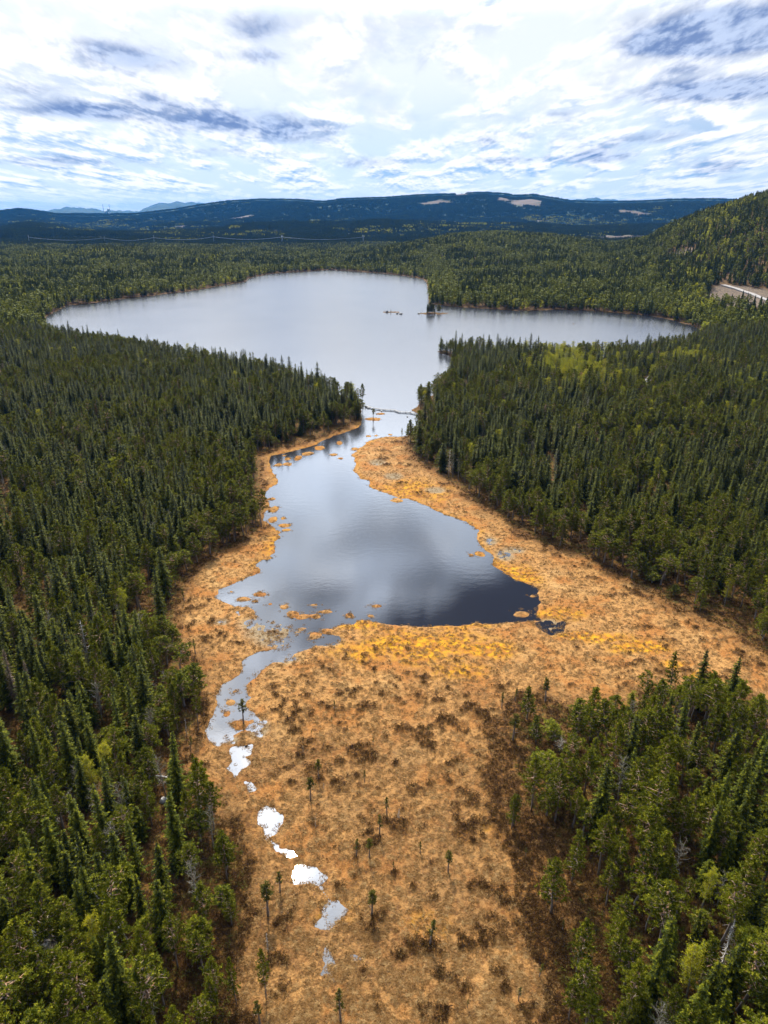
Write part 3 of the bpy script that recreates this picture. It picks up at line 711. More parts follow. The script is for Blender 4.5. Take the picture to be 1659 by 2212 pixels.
def make_pine(seed, H=13.0, Rb=1.9, low=.35, dens=1.0, crooked=.25, peak=.35):
    rn = random.Random(seed); tr, cr = MB(), MB()
    ph, pa = rn.random() * 6.28, rv(rn, .0, crooked)
    def ax(z): return Vector((math.sin(z * .35 + ph) * pa - math.sin(ph) * pa, math.cos(z * .3 + ph) * pa - math.cos(ph) * pa, z))
    zs = [-.6, H * .15, H * .35, H * .55, H * .75, H * .97]
    tr.tube([ax(z) for z in zs], [.20, .17, .14, .11, .07, .02], 6)
    nb = int(46 * dens)
    for k in range(nb):
        t = (k + rn.random()) / nb; z = H * (low + (.98 - low) * t)
        prof_ = (min(1, (t + .12) / peak) ** .6) * (1 - max(0, (t - peak)) / (1 - peak)) ** .65 if t > peak else (min(1, (t + .25) / (peak + .1)) ** .5)
        L = Rb * max(.18, prof_) * rv(rn, .6, 1.12); a = k * 2.399 + rv(rn, -.4, .4)
        up = rv(rn, .05, .55) * (.4 + t); b0 = ax(z)
        d = Vector((math.cos(a), math.sin(a), up)).normalized()
        kink = Vector((rv(rn, -.2, .2), rv(rn, -.2, .2), rv(rn, -.12, .2))) * L
        e = b0 + d * L; m_ = b0 + d * L * .5 + kink
        tr.tube([b0, m_, e], [.05 + .012 * L, .035, .012], 3, cap=False)
        nt_ = 2 + int(2.4 * L)
        for j in range(nt_):
            f = rv(rn, .45, 1.05); c_ = (m_ * (1 - f) * 2 + e * (2 * f - 1)) if f > .5 else m_
            c_ = c_ + Vector((rn.gauss(0, .24), rn.gauss(0, .24), rn.gauss(.08, .14))) * (.4 + L * .45)
            tuft_(cr, c_, rv(rn, .26, .44), rn, 22, .45)
    for k in range(5): tuft_(cr, ax(H * rv(rn, .9, 1.0)), .32, rn, 8, .9)
    for k in range(int(5 * dens)):                    # dead stubs under the crown
        z = H * rv(rn, low * .5, low + .1); a = rn.random() * 6.28; L = rv(rn, .4, 1.1)
        tr.tube([ax(z), ax(z) + Vector((math.cos(a) * L, math.sin(a) * L, rv(rn, -.25, .1)))], [.03, .01], 3, cap=False)
    return tr, cr
def make_birch(seed, H=11.0, Rb=1.8, leaf=1.0, lsz=.16):
    rn = random.Random(seed); tr, cr = MB(), MB(); pa = rv(rn, -.5, .5); pb = rv(rn, -.4, .4)
    def ax(z): return Vector((pa * (z / H) ** 2, pb * (z / H) ** 2, z))
    tr.tube([ax(max(z, 0)) if z > 0 else Vector((0, 0, z)) for z in (-.6, H * .2, H * .45, H * .7, H * .97)], [.12, .1, .075, .045, .012], 6)
    nb = 26
    for k in range(nb):
        t = (k + rn.random()) / nb; z = H * (.28 + .68 * t); a = k * 2.4 + rv(rn, -.4, .4)
        L = Rb * (math.sin(min(1, (t + .25)) * 2.4) ** .6 if t < .95 else .3) * rv(rn, .6, 1.1)
        b0 = ax(z); d = Vector((math.cos(a) * .75, math.sin(a) * .75, .85)).normalized(); e = b0 + d * L; m_ = b0 + d * L * .5 + Vector((0, 0, .08 * L))
        tr.tube([b0, m_, e], [.03, .02, .008], 3, cap=False)
        for j in range(5):
            f = rv(rn, .3, 1); q = b0.lerp(e, f); e2 = q + Vector((rn.gauss(0, .35), rn.gauss(0, .35), rv(rn, -.1, .5))) * .9
            tr.tube([q, e2], [.012, .005], 3, cap=False)
            for l in range(int(7 * leaf + rn.random())):
                c_ = q.lerp(e2, rv(rn, .2, 1.2)) + Vector((rn.gauss(0, .14), rn.gauss(0, .14), rn.gauss(0, .14)))
                tuft_(cr, c_, lsz, rn, 2, 0)
    return tr, cr
def make_snag(seed, H=10.0, Rb=1.2, nb=26):
    rn = random.Random(seed); tr, br = MB(), MB()
    tr.tube([(0, 0, -.5), (.05, 0, H * .4), (.1, .1, H * .75), (.05, .15, H)], [.17, .13, .08, .02], 6)
    for k in range(nb):
        t = (k + rn.random()) / nb; z = H * (.22 + .74 * t); a = k * 2.4 + rv(rn, -.5, .5); L = Rb * (1.1 - t * .75) * rv(rn, .4, 1.15)
        b0 = Vector((.07, .08, z)); e = b0 + Vector((math.cos(a) * L, math.sin(a) * L, rv(rn, -.2, .35) * L)); m_ = b0.lerp(e, .5) + Vector((0, 0, -.12 * L))
        br.tube([b0, m_, e], [.045, .03, .01], 3, cap=False)
        for j in range(2):
            q = b0.lerp(e, rv(rn, .4, .9)); br.tube([q, q + Vector((rn.gauss(0, .3), rn.gauss(0, .3), rn.gauss(.05, .2))) * L * .6], [.018, .006], 3, cap=False)
    return tr, br
def low_spruce(seed, H=15.0, Rb=1.9, tiers=7):
    rn = random.Random(seed); mb = MB(); mb.tube([(0, 0, -1), (0, 0, H * .3)], [.2, .15], 3)
    for i in range(tiers):
        t = i / tiers; zt = H * (.12 + .88 * (t + 1.45 / tiers)); zt = min(zt, H); zb = H * (.08 + .88 * t); r_ = Rb * (1 - t) ** .85 * rv(rn, .85, 1.1); a0 = rn.random() * 6
        n = 7
        for k in range(n):
            a = a0 + 6.283 * k / n; b_ = a0 + 6.283 * (k + .72) / n; ra, rb = r_ * rv(rn, .6, 1.2), r_ * rv(rn, .6, 1.2)
            mb.face([(0, 0, zt), (math.cos(a) * ra, math.sin(a) * ra, zb + rv(rn, -.5, .4)), (math.cos(b_) * rb, math.sin(b_) * rb, zb + rv(rn, -.5, .4))], 1)
    return mb
def low_round(seed, H=12.0, Rb=1.8, low=.35, n=70, sz=.6):
    rn = random.Random(seed); mb = MB(); mb.tube([(0, 0, -1), (0, 0, H * .8)], [.16, .06], 3)
    for k in range(n):
        t = rn.random(); z = H * (low + (1 - low) * t); r_ = Rb * math.sin(min(1, .3 + t * .75) * 3.14) ** .6 * math.sqrt(rn.random()) if t < .93 else .2
        a = rn.random() * 6.28; c_ = Vector((math.cos(a) * r_, math.sin(a) * r_, z))
        for q in range(1):
            v = [c_ + Vector((rn.gauss(0, sz), rn.gauss(0, sz), rn.gauss(0, sz * .7))) for _ in range(3)]; mb.face(v, 1)
    return mb

SPF = [make_spruce(10 + i, 15, Rb) for i, Rb in enumerate((2.3, 1.9, 2.5, 1.8, 2.1))] + [make_spruce(19, 15, 1.9, .25)]
PI = [make_pine(30, 13, 2.2, .35), make_pine(31, 13, 1.9, .40), make_pine(32, 13, 2.5, .42, 1.1, .5, .5), make_pine(33, 13, 1.8, .22, 1.2, .2, .2), make_pine(34, 13, 2.1, .28, 1.2, .3, .25), make_pine(35, 13, 2.3, .45, .8, .6, .55)]
BG = [make_pine(50, 5, .8, .50, .34, .25, .5), make_pine(51, 5, .62, .42, .26, .3, .5), make_pine(52, 5, .9, .58, .34, .35, .5)]
BB = [make_birch(60 + i, 10, 1.7, .35, .10) for i in range(3)]
BL = [make_birch(70 + i, 11, 1.9, 1.7, .24) for i in range(3)]
SN = [make_snag(80, 10, 1.2, 26), make_snag(81, 10, 1.6, 34), make_snag(82, 10, .9, 18)]
def pmeshes(lst, name, bk, lf): return [(a.mesh(name + '_trunk', [M[bk]], True), b.mesh(name + '_crown', [M[lf]])) for a, b in lst]
mSP, mPI, mBG = pmeshes(SPF, 'spruce', 'bark_spruce', 'spruce'), pmeshes(PI, 'pine', 'bark_pine', 'pine'), pmeshes(BG, 'bog_pine', 'bark_pine', 'young')
mBB, mBL = pmeshes(BB, 'bare_birch', 'bark_birch', 'twig'), pmeshes(BL, 'leafy_birch', 'bark_birch', 'birch')
mSN = [(a.mesh('snag_trunk', [M['bark_dead']], True), b.mesh('snag_branches', [M['bark_dead']])) for a, b in SN]

def proto_coll(name, meshes):
    c_ = bpy.data.collections.new(name)
    for i, me_ in enumerate(meshes):
        o = bpy.data.objects.new(f'{name}_form_{chr(97 + i)}', me_); c_.objects.link(o)
    return c_
C_SP = proto_coll('spruce', [merged(*p_).mesh('spruce_tree', [M['bark_spruce'], M['spruce']]) for p_ in SPF] + [low_spruce(100 + i, 15, r_).mesh('spruce_distant', [M['bark_spruce'], M['spruce']]) for i, r_ in enumerate((1.9, 1.6, 2.1, 1.7))])
C_PI = proto_coll('pine', [merged(*p_).mesh('pine_tree', [M['bark_pine'], M['pine']]) for p_ in PI] + [low_round(110 + i, 13, r_, .35, 80).mesh('pine_distant', [M['bark_pine'], M['pine']]) for i, r_ in enumerate((1.9, 1.6, 2.1))])
C_BI = proto_coll('birch', [merged(*p_).mesh('birch_tree', [M['bark_birch'], M['twig']]) for p_ in BB] + [merged(*p_).mesh('birch_tree', [M['bark_birch'], M['birch']]) for p_ in BL] + [low_round(120 + i, 11, r_, .2, 80).mesh('birch_distant', [M['bark_birch'], M['birch']]) for i, r_ in enumerate((1.7, 2.0))])

def instancer(name, coll_, pts, idx, rot, scl, zs=None):
    me_ = bpy.data.meshes.new(name); me_.vertices.add(len(pts)); me_.vertices.foreach_set('co', np.asarray(pts, np.float32).ravel())
    for n_, ty, arr in (('pick', 'INT', idx), ('turn', 'FLOAT', rot), ('size', 'FLOAT', scl), ('tall', 'FLOAT', zs if zs is not None else scl)):
        at = me_.attributes.new(n_, ty, 'POINT'); at.data.foreach_set('value', np.asarray(arr, np.int32 if ty == 'INT' else np.float32))
    o = link(name, me_)
    ng = bpy.data.node_groups.new(name + '_scatter', 'GeometryNodeTree')
    ng.interface.new_socket('Geometry', in_out='INPUT', socket_type='NodeSocketGeometry'); ng.interface.new_socket('Geometry', in_out='OUTPUT', socket_type='NodeSocketGeometry')
    N = ng.nodes; gi, go = N.new('NodeGroupInput'), N.new('NodeGroupOutput')
    ci = N.new('GeometryNodeCollectionInfo'); ci.inputs[0].default_value = coll_; ci.inputs['Separate Children'].default_value = True; ci.inputs['Reset Children'].default_value = True
    ip = N.new('GeometryNodeInstanceOnPoints'); ip.inputs['Pick Instance'].default_value = True
    def na(n_, ty):
        q = N.new('GeometryNodeInputNamedAttribute'); q.data_type = ty; q.inputs[0].default_value = n_; return q.outputs[0]
    L = ng.links; L.new(gi.outputs[0], ip.inputs['Points']); L.new(ci.outputs[0], ip.inputs['Instance']); L.new(na('pick', 'INT'), ip.inputs['Instance Index'])
    cx_ = N.new('ShaderNodeCombineXYZ'); L.new(na('turn', 'FLOAT'), cx_.inputs[2]); L.new(cx_.outputs[0], ip.inputs['Rotation'])
    cs = N.new('ShaderNodeCombineXYZ'); s_ = na('size', 'FLOAT'); L.new(s_, cs.inputs[0]); L.new(s_, cs.inputs[1]); L.new(na('tall', 'FLOAT'), cs.inputs[2]); L.new(cs.outputs[0], ip.inputs['Scale'])
    L.new(ip.outputs[0], go.inputs[0])
    md = o.modifiers.new('scatter', 'NODES'); md.node_group = ng
    return o

# ---------------------------------------------------------------- where the trees stand
rng = np.random.default_rng(5)
def grid_pts(y0, y1, cell, k=.62, pad=45):
    ys = np.arange(y0, y1, cell); P_ = []
    for y in ys:
        h = y * k + pad; xs = np.arange(-h, h, cell); P_.append(np.stack([xs, np.full(xs.shape, y)], 1))
    p = np.concatenate(P_); p += rng.uniform(-.47, .47, p.shape) * cell; return p
YEL = [(1080, 530, 260, 34, .20), (1130, 760, 110, 34, .55), (1250, 800, 170, 60, .6), (1450, 800, 150, 60, .5), (1560, 880, 130, 60, .42), (1400, 950, 150, 60, .12), (150, 560, 120, 14, .20), (60, 640, 90, 20, .15), (400, 560, 160, 14, .15),
       (1560, 560, 110, 70, .16), (700, 540, 140, 10, .12), (300, 500, 330, 22, .5), (800, 492, 300, 16, .35), (1200, 482, 220, 16, .35), (390, 490, 30, 6, .5), (1250, 500, 120, 8, .2), (970, 490, 120, 8, .25), (1500, 650, 60, 40, .25), (130, 470 + 15, 160, 14, .3)]
def species(x, y, fd, sw, so_):
    n = len(x); px, py = project(x, y, np.full(n, 6.0))
    u = rng.random(n)
    cl = fbm(x, y, 45, 3, 201); cy = fbm(x, y, 30, 3, 211)
    pp = .16 + .62 * sst(-.05, .4, cl) + .62 * sst(16, 3, fd)                    # pine share
    grove = (px > 1000) & (py > 1440)
    pp = np.where(grove, .88 - .45 * sst(1300, 1600, px) + .25 * cl, pp)
    pp = np.where(grove & ((fd < 9) | (py < 1600)), .96, pp)
    pp = np.where((px < 560) & (py > 1250), pp + .10, pp)
    pp = np.where((py < 700) & (sw < 40), .75, pp)
    yl = np.full(n, .012)
    for cx, cy_, rx, ry, a in YEL: yl = np.maximum(yl, a * sst(1.4, .4, np.hypot((px - cx) / rx, (py - cy_) / ry)) * sst(-.35, .35, cy) * 1.4)
    bare = np.where((px < 560) & (py > 1250), .10, .03) + np.where(grove & (px > 1300), .08, 0) + .1 * (sst(700, 640, py) * (sw < 30))
    kind = np.where(u < yl, 2, np.where(u < yl + bare, 3, np.where(rng.random(n) < pp, 1, 0)))   # 0 spruce 1 pine 2 leafy birch 3 bare birch
    return kind, px, py
def dens_near(px, py, fd, x, y):
    d = np.where(fd < 1.5, .25, np.where(fd < 8, .60, .72)); d = np.where(y > 300, np.where(fd < 3, .7, .66), d)
    d = np.where((py > 1440) & (px > 1000), np.where(fd < 4, .62, np.where(px > 1400, .9, .86)), d)
    d = np.where((px < 560) & (py > 1350), np.where(fd < 3, .5, np.where(fd < 7, .85, .95)), d)
    d = d * (1 - .6 * sst(.28, .5, fbm(x, y, 16, 3, 221)))
    return d
T = {k: [] for k in range(4)}
pt = grid_pts(40, 960, 3.35)
z, sw, so_, fd, *_r = fields(pt[:, 0], pt[:, 1], False)
clr = clear_mask(pt[:, 0], pt[:, 1])
kind, px, py = species(pt[:, 0], pt[:, 1], fd, sw, so_)
keep = (fd > .8) & (clr < .3) & (rng.random(len(pt)) < dens_near(px, py, fd, pt[:, 0], pt[:, 1]))
keep &= ~((np.hypot(px - 1600, py - 640) < 60) & (pt[:, 1] > 700) & (rng.random(len(pt)) < .5))
# the far bank: trees on bigger spacing further away
pt2 = grid_pts(960, 2500, 4.9, .60, 60)
z2, sw2, so2, fd2, *_r = fields(pt2[:, 0], pt2[:, 1], False)
kind2, px2, py2 = species(pt2[:, 0], pt2[:, 1], fd2, sw2, so2)
keep2 = (fd2 > 1.5) & (np.hypot(pt2[:, 0], pt2[:, 1]) < 2480) & (clear_mask(pt2[:, 0], pt2[:, 1]) < .3) & (rng.random(len(pt2)) < .93)
X = np.concatenate([pt[keep, 0], pt2[keep2, 0]]); Y = np.concatenate([pt[keep, 1], pt2[keep2, 1]]); Z = np.concatenate([z[keep], z2[keep2]])
FD = np.concatenate([fd[keep], fd2[keep2]]); KD = np.concatenate([kind[keep], kind2[keep2]])
n = len(X); u1 = rng.random(n); u2 = rng.random(n)
edge_small = .72 + .28 * sst(0, 16, FD)
bogside = ((project(X, Y, Z)[1] > 1250) & (FD < 14))
HT = np.choose(KD, [9.5 + 8.0 * u1 * (u2 * .5 + .5), 8.8 + 5.5 * u1, 8.0 + 3.5 * u1, 6.5 + 4.0 * u1]) * np.where(KD == 1, edge_small, 1)
HT = np.where(bogside & (KD == 1) & (FD < 8), HT * .85, HT); HT = HT * 1.10
small = rng.random(n) < .16; HT = np.where(small, HT * rng.uniform(.35, .7, n), HT); HT = np.where(Y > 960, HT * .86, HT)
PX, PY = project(X, Y, Z + HT * .5); _, PYb = project(X, Y, Z); PXt, PYt = project(X, Y, Z + HT)
SZ = np.hypot(PYb - PYt, PXt - PX * 1.0)
inview = (PXt > -10) & (PXt < 1669) & (PYt < 2190) & (Y > 30)
base_h = {0: 15.0, 1: 13.0, 2: 11.0, 3: 10.0}
LM = [((257, 1767), 'the grey boulder in the wood'), ((240, 1990), 'the leaning dead trunk'), ((325, 1480), 'the pair of fallen pale logs'), ((361, 1683), 'the white log pointing at the bog'), ((30, 1560), 'the brown dead spruces'),
      ((1559, 2050), 'the whitish dead spruce'), ((585, 1780), 'the brightest ragged pool'), ((667, 1895), 'the wide white pool'), ((718, 1980), 'the oval pale pool'), ((526, 1560), 'the pine islet in the stream'), ((517, 1640), 'the pool below the stream'),
      ((1150, 1330), 'the dark corner of the pond'), ((1070, 1800), 'the dark heather strip'), ((969, 1025), 'the bare grey snag'), ((840, 885), 'the boardwalk'), ((1650, 1340), 'the grey tree at the picture edge'), ((1650, 1480), 'the straw-coloured arm of the bog'),
      ((565, 1135), 'the leaning shore pine by the pond'), ((430, 1220), 'the black inlet under the trees'), ((195, 1375), 'the bare white tree'), ((0, 2212), 'the lower left picture corner'), ((1659, 2212), 'the lower right picture corner'), ((1440, 1500), 'the pine on the heather knoll'), ((1191, 1972), 'the lone round pine on heather'), ((1390, 832), 'the short forest track'), ((950, 762), 'the wooded point in the lake'), ((1512, 722), 'the narrow end of the lake arm'), ((1250, 900), 'the middle of the wood below the lake arm'), ((1500, 1000), 'the deep wood east of the pond'), ((250, 1000), 'the deep wood west of the pond')]
ORD = 'nearest second third fourth fifth sixth seventh eighth ninth tenth eleventh twelfth thirteenth fourteenth fifteenth sixteenth seventeenth eighteenth nineteenth twentieth'.split()
used_lab = {}
def forest_label(what, px_, py_):
    i = min(range(len(LM)), key=lambda k: (LM[k][0][0] - px_) ** 2 + (LM[k][0][1] - py_) ** 2)
    (lx, ly), nm = LM[i]; dx_, dy_ = px_ - lx, py_ - ly
    rel = ('right of' if dx_ > 0 else 'left of') if abs(dx_) > abs(dy_) else ('below' if dy_ > 0 else 'above')
    return what, rel, nm, math.hypot(dx_, dy_)
sel_ids = {}
chosen = np.zeros(n, bool)
for ks in ((0,), (1,), (2, 3)):
    ids = np.where(inview & np.isin(KD, ks))[0]; ids = ids[np.argsort(-SZ[ids])][:300 if ks != (2, 3) else 260]
    chosen[ids] = True; sel_ids[ks[0]] = ids
dead_spots = []
tree_parts = []
LABQ = {}
def stand(meshes, name, x, y, z, ht, base, rz, lean=(0, 0), crown='crown', wide=1.0):
    o = empty(name, (x, y, z), rz, 1.0); s = ht / base; o.scale = (s * wide, s * wide, s); o.rotation_euler = (lean[0], lean[1], rz)
    link('trunk', meshes[0], o); link(crown, meshes[1], o); return o
GROUP = {0: 'spruces of the forest', 1: 'pines of the forest', 2: 'leafy birches of the forest', 3: 'leafless birches of the forest'}
for i in np.where(chosen)[0]:
    k = int(KD[i]); r_ = random.Random(int(i)); lst = (mSP, mPI, mBL, mBB)[k]
    nm = ('spruce_tree', 'pine_tree', 'birch_tree', 'birch_tree')[k]
    o = stand(lst[r_.randrange(len(lst))], nm, float(X[i]), float(Y[i]), float(Z[i]) - .1, float(HT[i]), base_h[k], r_.random() * 6.28, (r_.gauss(0, .02), r_.gauss(0, .02)), 'crown', r_.uniform(.95, 1.25))
    size = 'tall' if HT[i] > (13.5, 11.5, 10, 9)[k] else ('short' if HT[i] < (9, 8, 7, 6)[k] else 'medium')
    what = size + (' dark green spruce', ' grey-green pine', ' yellow-green leafy birch', ' leafless grey birch')[k]
    wh, rel, lm, dd = forest_label(what, float(PX[i]), float(PY[i]))
    LABQ.setdefault((wh, rel, lm), []).append((dd, o, k))
for (wh, rel, lm), lst in LABQ.items():
    lst.sort(key=lambda t_: t_[0])
    for j, (dd, o, k) in enumerate(lst):
        lab = f'{ORD[j]} {wh}, {rel} {lm}' if j < len(ORD) else f'{wh} further off, {rel} {lm}'
        tag(o, lab, ('spruce tree', 'pine tree', 'birch tree', 'birch tree')[k], GROUP[k])
rest = ~chosen
far_ = Y > 620
for k, cl_, nm, lab, nh, nl in ((0, C_SP, 'spruce_forest', 'dense dark green spruce forest covering both shores and the hills', 6, 4), (1, C_PI, 'pine_forest', 'grey-green pines massed along the shores and among the spruces', 6, 3), (2, C_BI, 'birch_woods', 'yellow-green and leafless birches mixed into the conifer forest', 6, 2)):
    m_ = rest & ((KD == k) if k < 2 else (KD >= 2)); q = int(m_.sum())
    if k < 2: idx = np.where(far_[m_], nh + rng.integers(0, nl, q), rng.integers(0, nh, q))
    else: idx = np.where(far_[m_], 6 + rng.integers(0, 2, q), np.where(KD[m_] == 3, rng.integers(0, 3, q), 3 + rng.integers(0, 3, q)))
    hs = HT[m_] / (15.0, 13.0, 11.0)[k]
    hs = hs * np.where(Y[m_] > 960, 1.0, 1.0)
    o = instancer(nm, cl_, np.stack([X[m_], Y[m_], Z[m_] - .1], 1), idx, rng.random(q) * 6.28, (hs * .6 + .4) * rng.uniform(1.15, 1.7, q) * np.where(Y[m_] > 960, 1.1, 1.0), hs)
    tag(o, lab, 'forest', kind='stuff')
print('trees', n, [int((KD == k).sum()) for k in range(4)])

# distant slopes: stands of trees
def stand_mesh(seed, yshare):
    rn = random.Random(seed); mb = MB(); S = 38.0
    for k in range(62):
        x, y = rv(rn, -S / 2, S / 2), rv(rn, -S / 2, S / 2); H = rv(rn, 9, 18); yel = rn.random() < yshare
        if yel:
            H = rv(rn, 9, 13)
            for q in range(10):
                v = [Vector((x + rn.gauss(0, 1.5), y + rn.gauss(0, 1.5), H * rv(rn, .3, 1))) + Vector((rn.gauss(0, .8), rn.gauss(0, .8), rn.gauss(0, 1))) for _ in range(3)]; mb.face(v, 1)
            continue
        r_ = rv(rn, 1.8, 2.7)
        for tq in range(3):
            a0 = rn.random() * 6
            for j in range(4):
                a, b_ = a0 + j * 1.57, a0 + (j + .8) * 1.57; rr = r_ * (1 - tq * .3) * rv(rn, .8, 1.2)
                mb.face([(x, y, H * (.55 + .225 * tq)), (x + math.cos(a) * rr, y + math.sin(a) * rr, H * (.02 + .3 * tq)), (x + math.cos(b_) * rr, y + math.sin(b_) * rr, H * (.02 + .3 * tq))], 0)
    return mb.mesh('tree_stand', [M['spruce'], M['birch']])
C_ST = proto_coll('stand', [stand_mesh(200 + i, ys_) for i, ys_ in enumerate((.0, .0, .02, .15, .45))])
p3 = grid_pts(2100, 10500, 36.0, .62, 200); p3 = p3[np.hypot(p3[:, 0], p3[:, 1]) > 2470]
z3 = fields(p3[:, 0], p3[:, 1], False)[0]
px3, py3 = project(p3[:, 0], p3[:, 1], z3); cy3 = fbm(p3[:, 0], p3[:, 1], 260, 4, 231)
yl = np.full(len(p3), .0)
for cx, cy_, rx, ry, a in YEL: yl = np.maximum(yl, a * 2 * sst(1.4, .4, np.hypot((px3 - cx) / rx, (py3 - cy_) / ry)))
yv = yl * sst(-.2, .4, cy3) * sst(7500, 5000, p3[:, 1]) * 1.5 + .06 * sst(.2, .5, cy3)
idx3 = np.where(rng.random(len(p3)) < yv * 1.3, np.where(rng.random(len(p3)) < .4, 4, 3), rng.integers(0, 3, len(p3)))
k3 = (clear_mask(p3[:, 0], p3[:, 1]) < .3)
q = int(k3.sum())
o = instancer('distant_forest', C_ST, np.stack([p3[k3, 0], p3[k3, 1], z3[k3] - 1], 1), idx3[k3], rng.random(q) * 6.28, rng.uniform(.95, 1.15, q), rng.uniform(.8, 1.1, q))
tag(o, 'far conifer forest carpeting the blue hills behind the lake', 'forest', kind='stuff')
print('stands', q)

# ---------------------------------------------------------------- single trees with a place of their own
def place(px, py): x, y = P(px, py, .4); z = float(fields(np.array([x]), np.array([y]))[0][0]); return x, y, max(z, .05)
def hpx(px, pb, pt_, x, y, z):                          # height of a thing whose foot and top are seen at pb and pt_
    lo, hi = 0.2, 40.0
    for _ in range(40):
        mid_ = (lo + hi) / 2
        if project(np.array(x), np.array(y), np.array(z + mid_))[1] < pt_: hi = mid_
        else: lo = mid_
    return lo
BOGP = [(526, 1562, 1512, 0, 'dark little pine standing on the reedy islet in the stream'), (688, 1684, 1640, 0, 'flat-topped bog pine on a heather hummock, upper of the close pair'), (671, 1728, 1680, 2, 'thin-stemmed bog pine below the flat-topped one'),
    (787, 1688, 1664, 1, 'tiny bog pine beside the large brown heather patch'), (672, 1588, 1576, 1, 'tiny yellow bog pine among scattered brown hummocks near the stream'), (806, 1608, 1592, 1, 'stunted yellowish pine at the top of the large heather patch'), (820, 1804, 1758, 1, 'sparse bog pine on the cleft dark heather patch'),
    (836, 1760, 1722, 1, 'greyish bog pine just behind the cleft heather patch'), (770, 1852, 1812, 1, 'thin bog pine, farther from the pale pools than its close twin'), (798, 1852, 1810, 0, 'green-tipped bog pine, right-hand one of a twin pair'), (968, 1883, 1838, 0, 'green-topped bog pine standing alone in pale grass'),
    (908, 1842, 1818, 1, 'small yellow-green bog pine in pale grass between two taller ones'), (849, 1882, 1860, 1, 'short bog pine above a brown tuft in mid bog'), (722, 1534, 1512, 1, 'small pine on the dark double hummock by the bog middle'), (926, 1584, 1568, 1, 'low green pine on the biggest dark hummock'),
    (717, 1560, 1546, 1, 'low green bush pine below the double hummock'), (803, 1978, 1921, 0, 'slim bog pine with a painted shadow patch at its foot'), (929, 2044, 1985, 1, 'tall thin bog pine on a wide brown heather clump'), (579, 1978, 1908, 0, 'spreading bog pine left of the wide white pool'),
    (605, 1925, 1878, 1, 'faint slender pine beside the wide white pool'), (736, 2204, 2142, 1, 'pale spindly pine at the bottom of the picture under the puddles'), (575, 2158, 2055, 2, 'large bog pine at the bottom beside the drain line'), (511, 2168, 2064, 0, 'narrow green pine at the edge of the lower bog'),
    (561, 2212, 2156, 1, 'pale small pine at the bottom below the large bog pine'), (1109, 1784, 1716, 0, 'grey-green pine alone on the dark heather strip'), (1010, 2176, 2160, 1, 'tiny green pine bush in the lower bog grass'), (1178, 1516, 1466, 0, 'slender pine at the tip of the lower grove'), (1113, 1516, 1488, 1, 'small thin pine on the brown tongue above the grove'),
    (1084, 1530, 1497, 1, 'small pale pine west of the brown tongue'), (428, 1716, 1628, 0, 'bog-edge pine above the large crown by the stream'), (358, 1338, 1276, 0, 'bright green pine on the bog shore opposite the pond'), (384, 1578, 1500, 0, 'bushy pine at the forest edge beside the stream bend'), (428, 1570, 1474, 1, 'tall thin pine nearest the stream bend'),
    (422, 1412, 1380, 1, 'small thin pine on the pale bog west of the stream'), (412, 1622, 1590, 1, 'small pine in straw below the stream bend'), (378, 1676, 1640, 1, 'small pine by the white log'), (868, 946, 925, 1, 'small slim pine on the tongue south of the boardwalk'), (880, 947, 914, 0, 'broad green pine on the tongue south of the boardwalk'),
    (806, 907, 883, 2, 'flat-crowned pine on the round islet by the boardwalk'), (398, 1300, 1270, 1, 'small pine on brown hummock by the bog shore'), (1108, 1600, 1540, 0, 'pine at the grove corner beside the brown heath'), (1165, 2110, 2080, 1, 'small green pine in the dark heather near the bottom'), (1120, 2160, 2135, 1, 'low pine bush between bog grass and heather'), (1215, 2010, 1985, 1, 'low yellowish pine bush in heather below the lone round pine'),
    (1135, 1850, 1830, 1, 'pine seedling in the dark heather strip'), (1180, 1925, 1895, 1, 'pine seedling in heather above the lone round pine')]
for px_, pb, pt_, v, lab in BOGP:
    x, y, z_ = place(px_, pb); h_ = hpx(px_, pb, pt_, x, y, z_) * .97; r_ = random.Random(px_ * 7 + pb)
    big = h_ > 7.0
    o = stand((mPI[3] if v == 0 else mPI[0]) if big else mBG[v], 'bog_pine', x, y, z_ - .05, h_, 13.0 if big else 5.0, r_.random() * 6.28, (r_.gauss(0, .03), r_.gauss(0, .03)), wide=.66 if big else .85)
    if not big:
        for c_ in o.children:
            if c_.name.startswith('crown') and v == 1: c_.scale = (.9, .9, 1)
    tag(o, lab, 'bog pine', 'stunted pines of the bog')
x, y, z_ = place(1191, 1974); h_ = hpx(1191, 1974, 1856, x, y, z_)
tag(stand(mPI[4], 'pine_tree', x, y, z_, h_, 13.0, 1.0, wide=1.15), 'lone round-crowned pine standing free on dark heather', 'pine tree')
x, y, z_ = place(1446, 1494); h_ = hpx(0, 0, 1408, x, y, z_)
tag(stand(mPI[3], 'pine_tree', x, y, z_, h_, 13.0, 2.0), 'pointed green pine on the heather knoll above the grove', 'pine tree')
x, y, z_ = place(565, 1138); h_ = hpx(0, 0, 1060, x, y, z_)
tag(stand(mPI[5], 'pine_tree', x, y, z_, h_, 13.0, .6, (0, .06)), 'tall gnarled pine leaning over the pond shore', 'pine tree')
